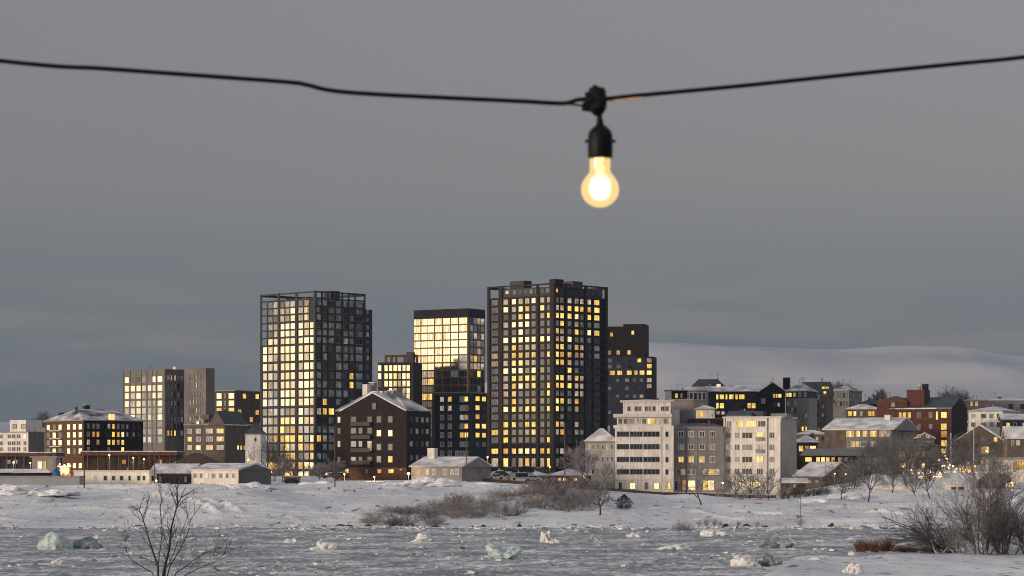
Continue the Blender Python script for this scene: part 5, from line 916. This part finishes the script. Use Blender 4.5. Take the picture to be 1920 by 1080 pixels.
def shrub(px, D, h, label, key, n=22, spread=.9, rmin=.03, m='twig_brown', group=None, name='bare_shrub', z=None, sc_=(1, 1, 1), maxl=2, nb=(3, 3), cat='shrub'):
    x = X(px, D)
    if key not in PROTO: PROTO[key] = shrub_mesh(key if isinstance(key, int) else sum(map(ord, str(key))), h, n, spread, rmin, maxl, nb).mesh(name, [m])
    o = bpy.data.objects.new(name, PROTO[key]); COL.objects.link(o); o.location = (x, D, Tz(x, D) if z is None else z); o.rotation_euler = (0, 0, random.uniform(0, 6)); o.scale = sc_
    return tag(o, label, cat, group)
random.seed(21)
for i in range(130):
    s = random.random(); px = 690+s*420; D = 512+ (s*75+random.uniform(-26, 26)); D = max(508, min(604, D))
    if noise.noise(Vector((px*.018, D*.03, 3))) < -.22: continue
    k = random.uniform(.6, 1.25)
    shrub(px, D, 3.2, 'leafless brown shrub in the thicket on the snowy bank', 101+i % 5, 26, 1.3, .013, group='leafless shrubs of the bank thicket', sc_=(k*1.3, k*1.3, k*(.45+.55*s)), nb=(4, 3), m='twig_brown' if i % 5 else 'twig')
for px, D, k in ((1268, 486, .55), (1280, 483, .75), (1291, 486, .5), (1310, 505, .4), (1325, 506, .45), (1500, 505, .5), (1350, 504, .35), (1420, 505, .3), (1340, 507, .4), (1385, 505, .3)):
    shrub(px, D, 3.2, 'low tuft of bare twigs at the river edge', 107, 26, .8, .014, group='twig tufts at the river edge', sc_=(k*1.3, k, k), m='twig_brown')
for i in range(10): shrub(1470+i*9+random.uniform(-4, 4), 640, 2.2, 'small bare bush at the foot of the barn', 108, 20, .9, .016, group='small bushes by the barn', sc_=[random.uniform(.6, 1.1)]*3, m='twig')
for i, (px, D, k) in enumerate(((1030, 640, 1.1), (1062, 630, 1.0), (1088, 640, 1.4), (1000, 620, .9), (1470, 640, 1.2), (1350, 646, 1.0), (1390, 640, 1.3), (1425, 640, 1.2))): shrub(px, D, 3.2, 'dark bare bush '+['left of the pavilion', 'right in front of the pavilion', 'between the pavilion and the pale house', 'below the pale van', 'at the corner pole of the right white building', 'below the seam of grey and white buildings', 'under the left windows of the right white building', 'under the bay window of the right white building'][i], 105, group='bare bushes along the plank fence', sc_=(k*1.2, k, k))
# reeds and the big bush island at the right
for i in range(17): shrub(1612+i*8.5+random.uniform(-4, 4), 362+random.uniform(-4, 4), 2.4, 'rusty brown reed clump at the edge of the near snow', 120, 46, .45, .016, 'reed', 'rusty reed clumps by the near snow', 'reed_clump', z=.0, sc_=(1, 1, (.55+.35*random.random())*(1 if i < 8 else .45)), maxl=1, nb=(2,), cat='reeds')
for i, (px, D, h, sd_, nn) in enumerate(((1835, 352, 14.5, 41, 9), (1790, 356, 11.5, 42, 8), (1880, 348, 14.0, 43, 9), (1762, 354, 6.0, 44, 5), (1925, 350, 14.0, 45, 8), (1850, 346, 9.0, 46, 9), (1810, 350, 6.0, 47, 6), (1895, 345, 8.0, 48, 6))):
    labs = ['tallest multi-stemmed bare tree of the near right thicket', 'left-leaning bare tree with spreading limbs at the left of the near thicket', 'dense grey bare tree right of the tallest one', 'rounded bare bush between the leaning and tallest trees', 'bare tree cut by the right edge of the picture', 'low twiggy bush at the foot of the tallest tree', 'low twiggy bush right of the leaning tree', 'low bush near the right edge of the thicket']
    x = X(px, D); rg = random.Random(sd_); a, b_ = MB(), MB()
    for j in range(nn):
        th = rg.uniform(0, 6.28); k = rg.uniform(.15, .95) if i != 1 else rg.uniform(.3, 1.3); cx_ = math.cos(th)*k-(1.3 if i == 1 else 0)
        grow([a, b_], Vector((math.cos(th)*.4, math.sin(th)*.4, -.4)), Vector((cx_, math.sin(th)*k, 1)).normalized(), h*.48*rg.uniform(.35, 1.2), .10 if i < 5 else .06, 0, 4 if j % 3 == 0 else 3, rg, (6, 5, 4, 3), .60, .03, .0085, 6)
    t = thing('bare_tree', labs[i], 'tree', (x, D, .25)); a.build('trunk', 'bark' if i % 3 else 'bark_pale', t); b_.build('crown', 'twig' if i % 2 else 'twig_mixed', t)
# near shrub, left foreground (on the camera's own bank)
def near_shrub():
    D = 58.; t = thing('bare_shrub', 'leafless dark shrub with forked stems close to the camera at lower left', 'shrub', (X(310, D), D, 8.4)); a, b_ = MB(), MB(); rg = random.Random(17)
    def pw(px, py): return Vector((X(px, D)-X(310, D), 0, Z(py, D)-8.4))
    stems = [([(300, 1130), (306, 1070), (314, 1030), (322, 990), (331, 950), (345, 912)], .046), ([(298, 1130), (300, 1060), (304, 1000), (304, 950), (305, 935), (300, 908)], .015), ([(296, 1130), (296, 1060), (283, 1020), (274, 985), (266, 965), (258, 952)], .032),
             ([(304, 1130), (318, 1062), (336, 1030), (350, 1000), (360, 975), (376, 948)], .019), ([(306, 1135), (330, 1075), (360, 1055), (385, 1035), (405, 1030), (422, 1025)], .019), ([(300, 1135), (285, 1075), (255, 1055), (240, 1040), (236, 1020), (233, 1005)], .015), ([(310, 1135), (345, 1078), (372, 1066), (400, 1055), (418, 1040), (432, 1028)], .015), ([(302, 1135), (312, 1068), (325, 1040), (333, 1018), (345, 985), (352, 962)], .015)]
    for pts, r in stems:
        P3 = [pw(*p)+Vector((0, rg.uniform(-.25, .25), 0)) for p in pts]; n = len(P3)
        if rg is not None: P3 = [P3[0]]+[p+Vector((rg.gauss(0, .012), 0, rg.gauss(0, .012))) for p in P3[1:]]
        a.tube(P3, [r*(.8-.70*i/(n-1))+.002 for i in range(n)], 7)
        for j in range(9):
            i = rg.randint(1, n-2); s = rg.random(); q0 = P3[i].lerp(P3[i+1], s); d0 = (P3[i+1]-P3[i]).normalized(); sg = rg.choice([-1, 1]); nd = (Matrix.Rotation(sg*rg.uniform(.35, .85), 3, Vector((0, 1, 0))) @ d0+Vector((0, rg.gauss(0, .3), .15))).normalized()
            grow([a, b_], q0, nd, rg.uniform(.18, .45), r*.3, 1, 3, rg, (3, 3, 2), .42, .03, .0026, 5, .06)
    a.build('trunk', 'bark', t); b_.build('crown', 'bark', t)
near_shrub()
# ================================================================ FESTOON CABLE WITH BULB (about 4 m from the camera)
BD = 4.2
t = thing('festoon_light', 'glowing clear light bulb in a black holder hanging from a black cable across the sky', 'string light', P(1124, 190, BD)); O = P(1124, 190, BD)
mat('rubber_black', (.004, .004, .006), .5, .15, 40, spec=.15); mat('glint_amber', (.75, .42, .15), .5, .2, 60); mat('brass', (.6, .35, .12), .3, .1, 10, metal=1)
def cpt(px, py, d=0): return P(px, py, BD+d)-O
def catm(pts, n=8):
    out = []; k = len(pts)
    for i in range(k-1):
        p0, p1, p2, p3 = pts[max(0, i-1)], pts[i], pts[i+1], pts[min(k-1, i+2)]
        for j in range(n):
            s = j/n; out.append(.5*((2*p1)+(p2-p0)*s+(2*p0-5*p1+4*p2-p3)*s*s+(3*p1-p0-3*p2+p3)*s**3))
    return out+[pts[-1]]
lp = [(-2600, -420), (-1500, -160), (-700, 30), (0, 114), (200, 129), (400, 143.5), (540, 154), (575, 159), (620, 169.5), (700, 176.5), (850, 184), (980, 190), (1040, 193.5), (1064, 193), (1082, 187.5), (1104, 185.5)]
MB().tube(catm([cpt(*p) for p in lp]), .0037, 10).build('cable', 'rubber_black', t, smooth=True)
rp = [(1132, 186), (1150, 184), (1180, 180.5), (1240, 175), (1400, 160), (1600, 139), (1800, 119), (1920, 107), (2200, 70), (3000, -90), (4400, -500)]
MB().tube(catm([cpt(*p) for p in rp]), .0036, 10).build('cable', 'rubber_black', t, smooth=True)
MB().tube(catm([cpt(*p, .006) for p in [(1058, 194), (1075, 196), (1090, 198), (1106, 199)]]), .0018, 8).build('cable', 'rubber_black', t, smooth=True)
MB().tube(catm([cpt(1140, 188), cpt(1155, 187), cpt(1180, 184.6), cpt(1206, 181.8)]), [.0004]+[.0016]*23+[.0004], 8).build('cable_glint', 'glint_amber', t, smooth=True)  # orange strip under the cable paints the bulb's warm glint
pxm = BD/F; c0 = cpt(1119, 188)
q = MB(); q.tube([c0+Vector((-.019, 0, 0)), c0+Vector((-.012, 0, 0)), c0+Vector((.010, 0, 0)), c0+Vector((.016, 0, 0))], [.013, .0145, .0145, .008], 14); q.tube([c0+Vector((0, 0, .020)), c0+Vector((0, 0, .014)), c0+Vector((.001, 0, -.014)), c0+Vector((.003, 0, -.024))], [.0125, .0150, .0150, .007], 9); q.tube([c0+Vector((-.024, 0, -.010)), c0+Vector((-.010, 0, -.012))], [.0075, .0075], 7); q.tube([c0+Vector((-.004, 0, .012)), c0+Vector((.001, 0, .0225))], [.009, .007], 7)
q.build('connector', 'rubber_black', t, smooth=False); MB().tube([cpt(1123, 205), cpt(1124, 220), cpt(1125, 234)], [.0055, .0045, .0065], 10).build('drop_wire', 'rubber_black', t)
sk = cpt(1125.5, 265); U = pxm
so_ = MB().lathe([(0.1*U, 33*U), (5*U, 33*U), (13*U, 27*U), (20*U, 20*U), (23*U, 12*U), (23.5*U, -8*U), (23*U, -30*U), (21.5*U, -33*U), (20*U, -31*U), (19*U, 0), (.1*U, 2*U)], sk, 32).build('socket', 'rubber_black', t, smooth=True)
for s in (-1, 1): MB().tube([sk+Vector((s*21*U, 0, 1*U)), sk+Vector((s*27*U, 0, 0)), sk+Vector((s*29*U, 0, 0))], [3*U, 2.6*U, 3.2*U], 10).build('side_pin', 'rubber_black', so_)
bc = cpt(1125, 353)   # bulb centre
def bulb_mat():
    m = bpy.data.materials.new('bulb_glass'); m.use_nodes = True; n = m.node_tree; n.nodes.clear()
    lw = n.nodes.new('ShaderNodeLayerWeight'); lw.inputs['Blend'].default_value = .35
    tr = n.nodes.new('ShaderNodeBsdfTransparent'); tr.inputs[0].default_value = (1, .9, .75, 1)
    em = n.nodes.new('ShaderNodeEmission'); em.inputs[0].default_value = (1, .66, .29, 1); em.inputs[1].default_value = 1.45
    gl = n.nodes.new('ShaderNodeBsdfGlossy'); gl.inputs['Roughness'].default_value = .05
    mx = n.nodes.new('ShaderNodeMixShader'); mr = n.nodes.new('ShaderNodeMapRange'); mr.inputs[3].default_value = .40; mr.inputs[4].default_value = .66
    n.links.new(lw.outputs['Facing'], mr.inputs[0]); n.links.new(mr.outputs[0], mx.inputs[0]); n.links.new(tr.outputs[0], mx.inputs[1]); n.links.new(em.outputs[0], mx.inputs[2])
    m2 = n.nodes.new('ShaderNodeMixShader'); m2.inputs[0].default_value = .05; n.links.new(mx.outputs[0], m2.inputs[1]); n.links.new(gl.outputs[0], m2.inputs[2])
    o = n.nodes.new('ShaderNodeOutputMaterial'); n.links.new(m2.outputs[0], o.inputs['Surface']); return m
MATS['bulb_glass'] = bulb_mat()
mat('filament', (1, .9, .7), emis=(1, .86, .60), es=9.0); mat('glow_stem', (1, .8, .5), emis=(1, .66, .26), es=1.6)
prof = [(19.5*U, 58*U), (19*U, 45*U), (19*U, 34*U), (21*U, 28*U), (27.5*U, 19.5*U), (33.5*U, 9*U), (35.3*U, -1*U), (33.8*U, -12*U), (28*U, -22.5*U), (18*U, -31*U), (7*U, -35*U), (.1*U, -35.6*U)]
def smooth_prof(pr, n=5):
    v = catm([Vector((a, 0, z)) for a, z in pr], n); return [(max(1e-5, a.x), a.z) for a in v]
bulb = MB().lathe(smooth_prof(prof), bc, 40).build('bulb', 'bulb_glass', t, smooth=True)
fl = MB().lathe(smooth_prof([(.1*U, 20*U), (12*U, 19*U), (17*U, 12*U), (17*U, -6*U), (12*U, -17*U), (.1*U, -21*U)]), bc, 24).build('filament', 'filament', bulb, smooth=True)
MB().lathe(smooth_prof([(8*U, 57*U), (5*U, 46*U), (7.5*U, 36*U), (8*U, 30*U), (4*U, 22*U), (.1*U, 20*U)]), bc, 16).build('stem', 'glow_stem', bulb, smooth=True)
def halo_mat():
    m = bpy.data.materials.new('filament_glow'); m.use_nodes = True; n = m.node_tree; n.nodes.clear(); lw = n.nodes.new('ShaderNodeLayerWeight'); lw.inputs['Blend'].default_value = .5
    iv = n.nodes.new('ShaderNodeMath'); iv.operation = 'SUBTRACT'; iv.inputs[0].default_value = 1; n.links.new(lw.outputs['Facing'], iv.inputs[1]); pw_ = n.nodes.new('ShaderNodeMath'); pw_.operation = 'POWER'; pw_.inputs[1].default_value = 1.6; n.links.new(iv.outputs[0], pw_.inputs[0])
    ml = n.nodes.new('ShaderNodeMath'); ml.operation = 'MULTIPLY'; ml.inputs[1].default_value = .45; n.links.new(pw_.outputs[0], ml.inputs[0])
    tr = n.nodes.new('ShaderNodeBsdfTransparent'); em = n.nodes.new('ShaderNodeEmission'); em.inputs[0].default_value = (1, .80, .48, 1); em.inputs[1].default_value = 2.2; mx = n.nodes.new('ShaderNodeMixShader')
    n.links.new(ml.outputs[0], mx.inputs[0]); n.links.new(tr.outputs[0], mx.inputs[1]); n.links.new(em.outputs[0], mx.inputs[2]); o = n.nodes.new('ShaderNodeOutputMaterial'); n.links.new(mx.outputs[0], o.inputs['Surface']); m.cycles.emission_sampling = 'NONE'; return m
MB().lathe(smooth_prof([(.1*U, 27*U), (15*U, 25*U), (24*U, 12*U), (25*U, -6*U), (16*U, -23*U), (.1*U, -28*U)]), bc, 28).build('filament_glow', halo_mat(), bulb, smooth=True)
ld = bpy.data.lights.new('bulb_light', 'POINT'); ld.energy = 3.0; ld.color = (1, .62, .28); ld.shadow_soft_size = .02
lo = bpy.data.objects.new('bulb_light', ld); COL.objects.link(lo); lo.parent = t; lo.location = bc
MATS['bulb_glass'].cycles.emission_sampling = 'NONE'; MATS['filament'].cycles.emission_sampling = 'NONE'; MATS['glow_stem'].cycles.emission_sampling = 'NONE'
# ================================================================ EVENING AIR
HAZE = True
if HAZE:
    m = bpy.data.materials.new('haze'); m.use_nodes = True; n = m.node_tree; n.nodes.clear(); v = n.nodes.new('ShaderNodeVolumePrincipled')
    v.inputs['Color'].default_value = (.42, .60, .86, 1); v.inputs['Density'].default_value = 3.2e-5; v.inputs['Anisotropy'].default_value = .1
    o = n.nodes.new('ShaderNodeOutputMaterial'); n.links.new(v.outputs[0], o.inputs['Volume'])
    h = MB().box(-9000, 9000, -300, 14200, -62, 700).build('haze', m); tag(h, kind='stuff')
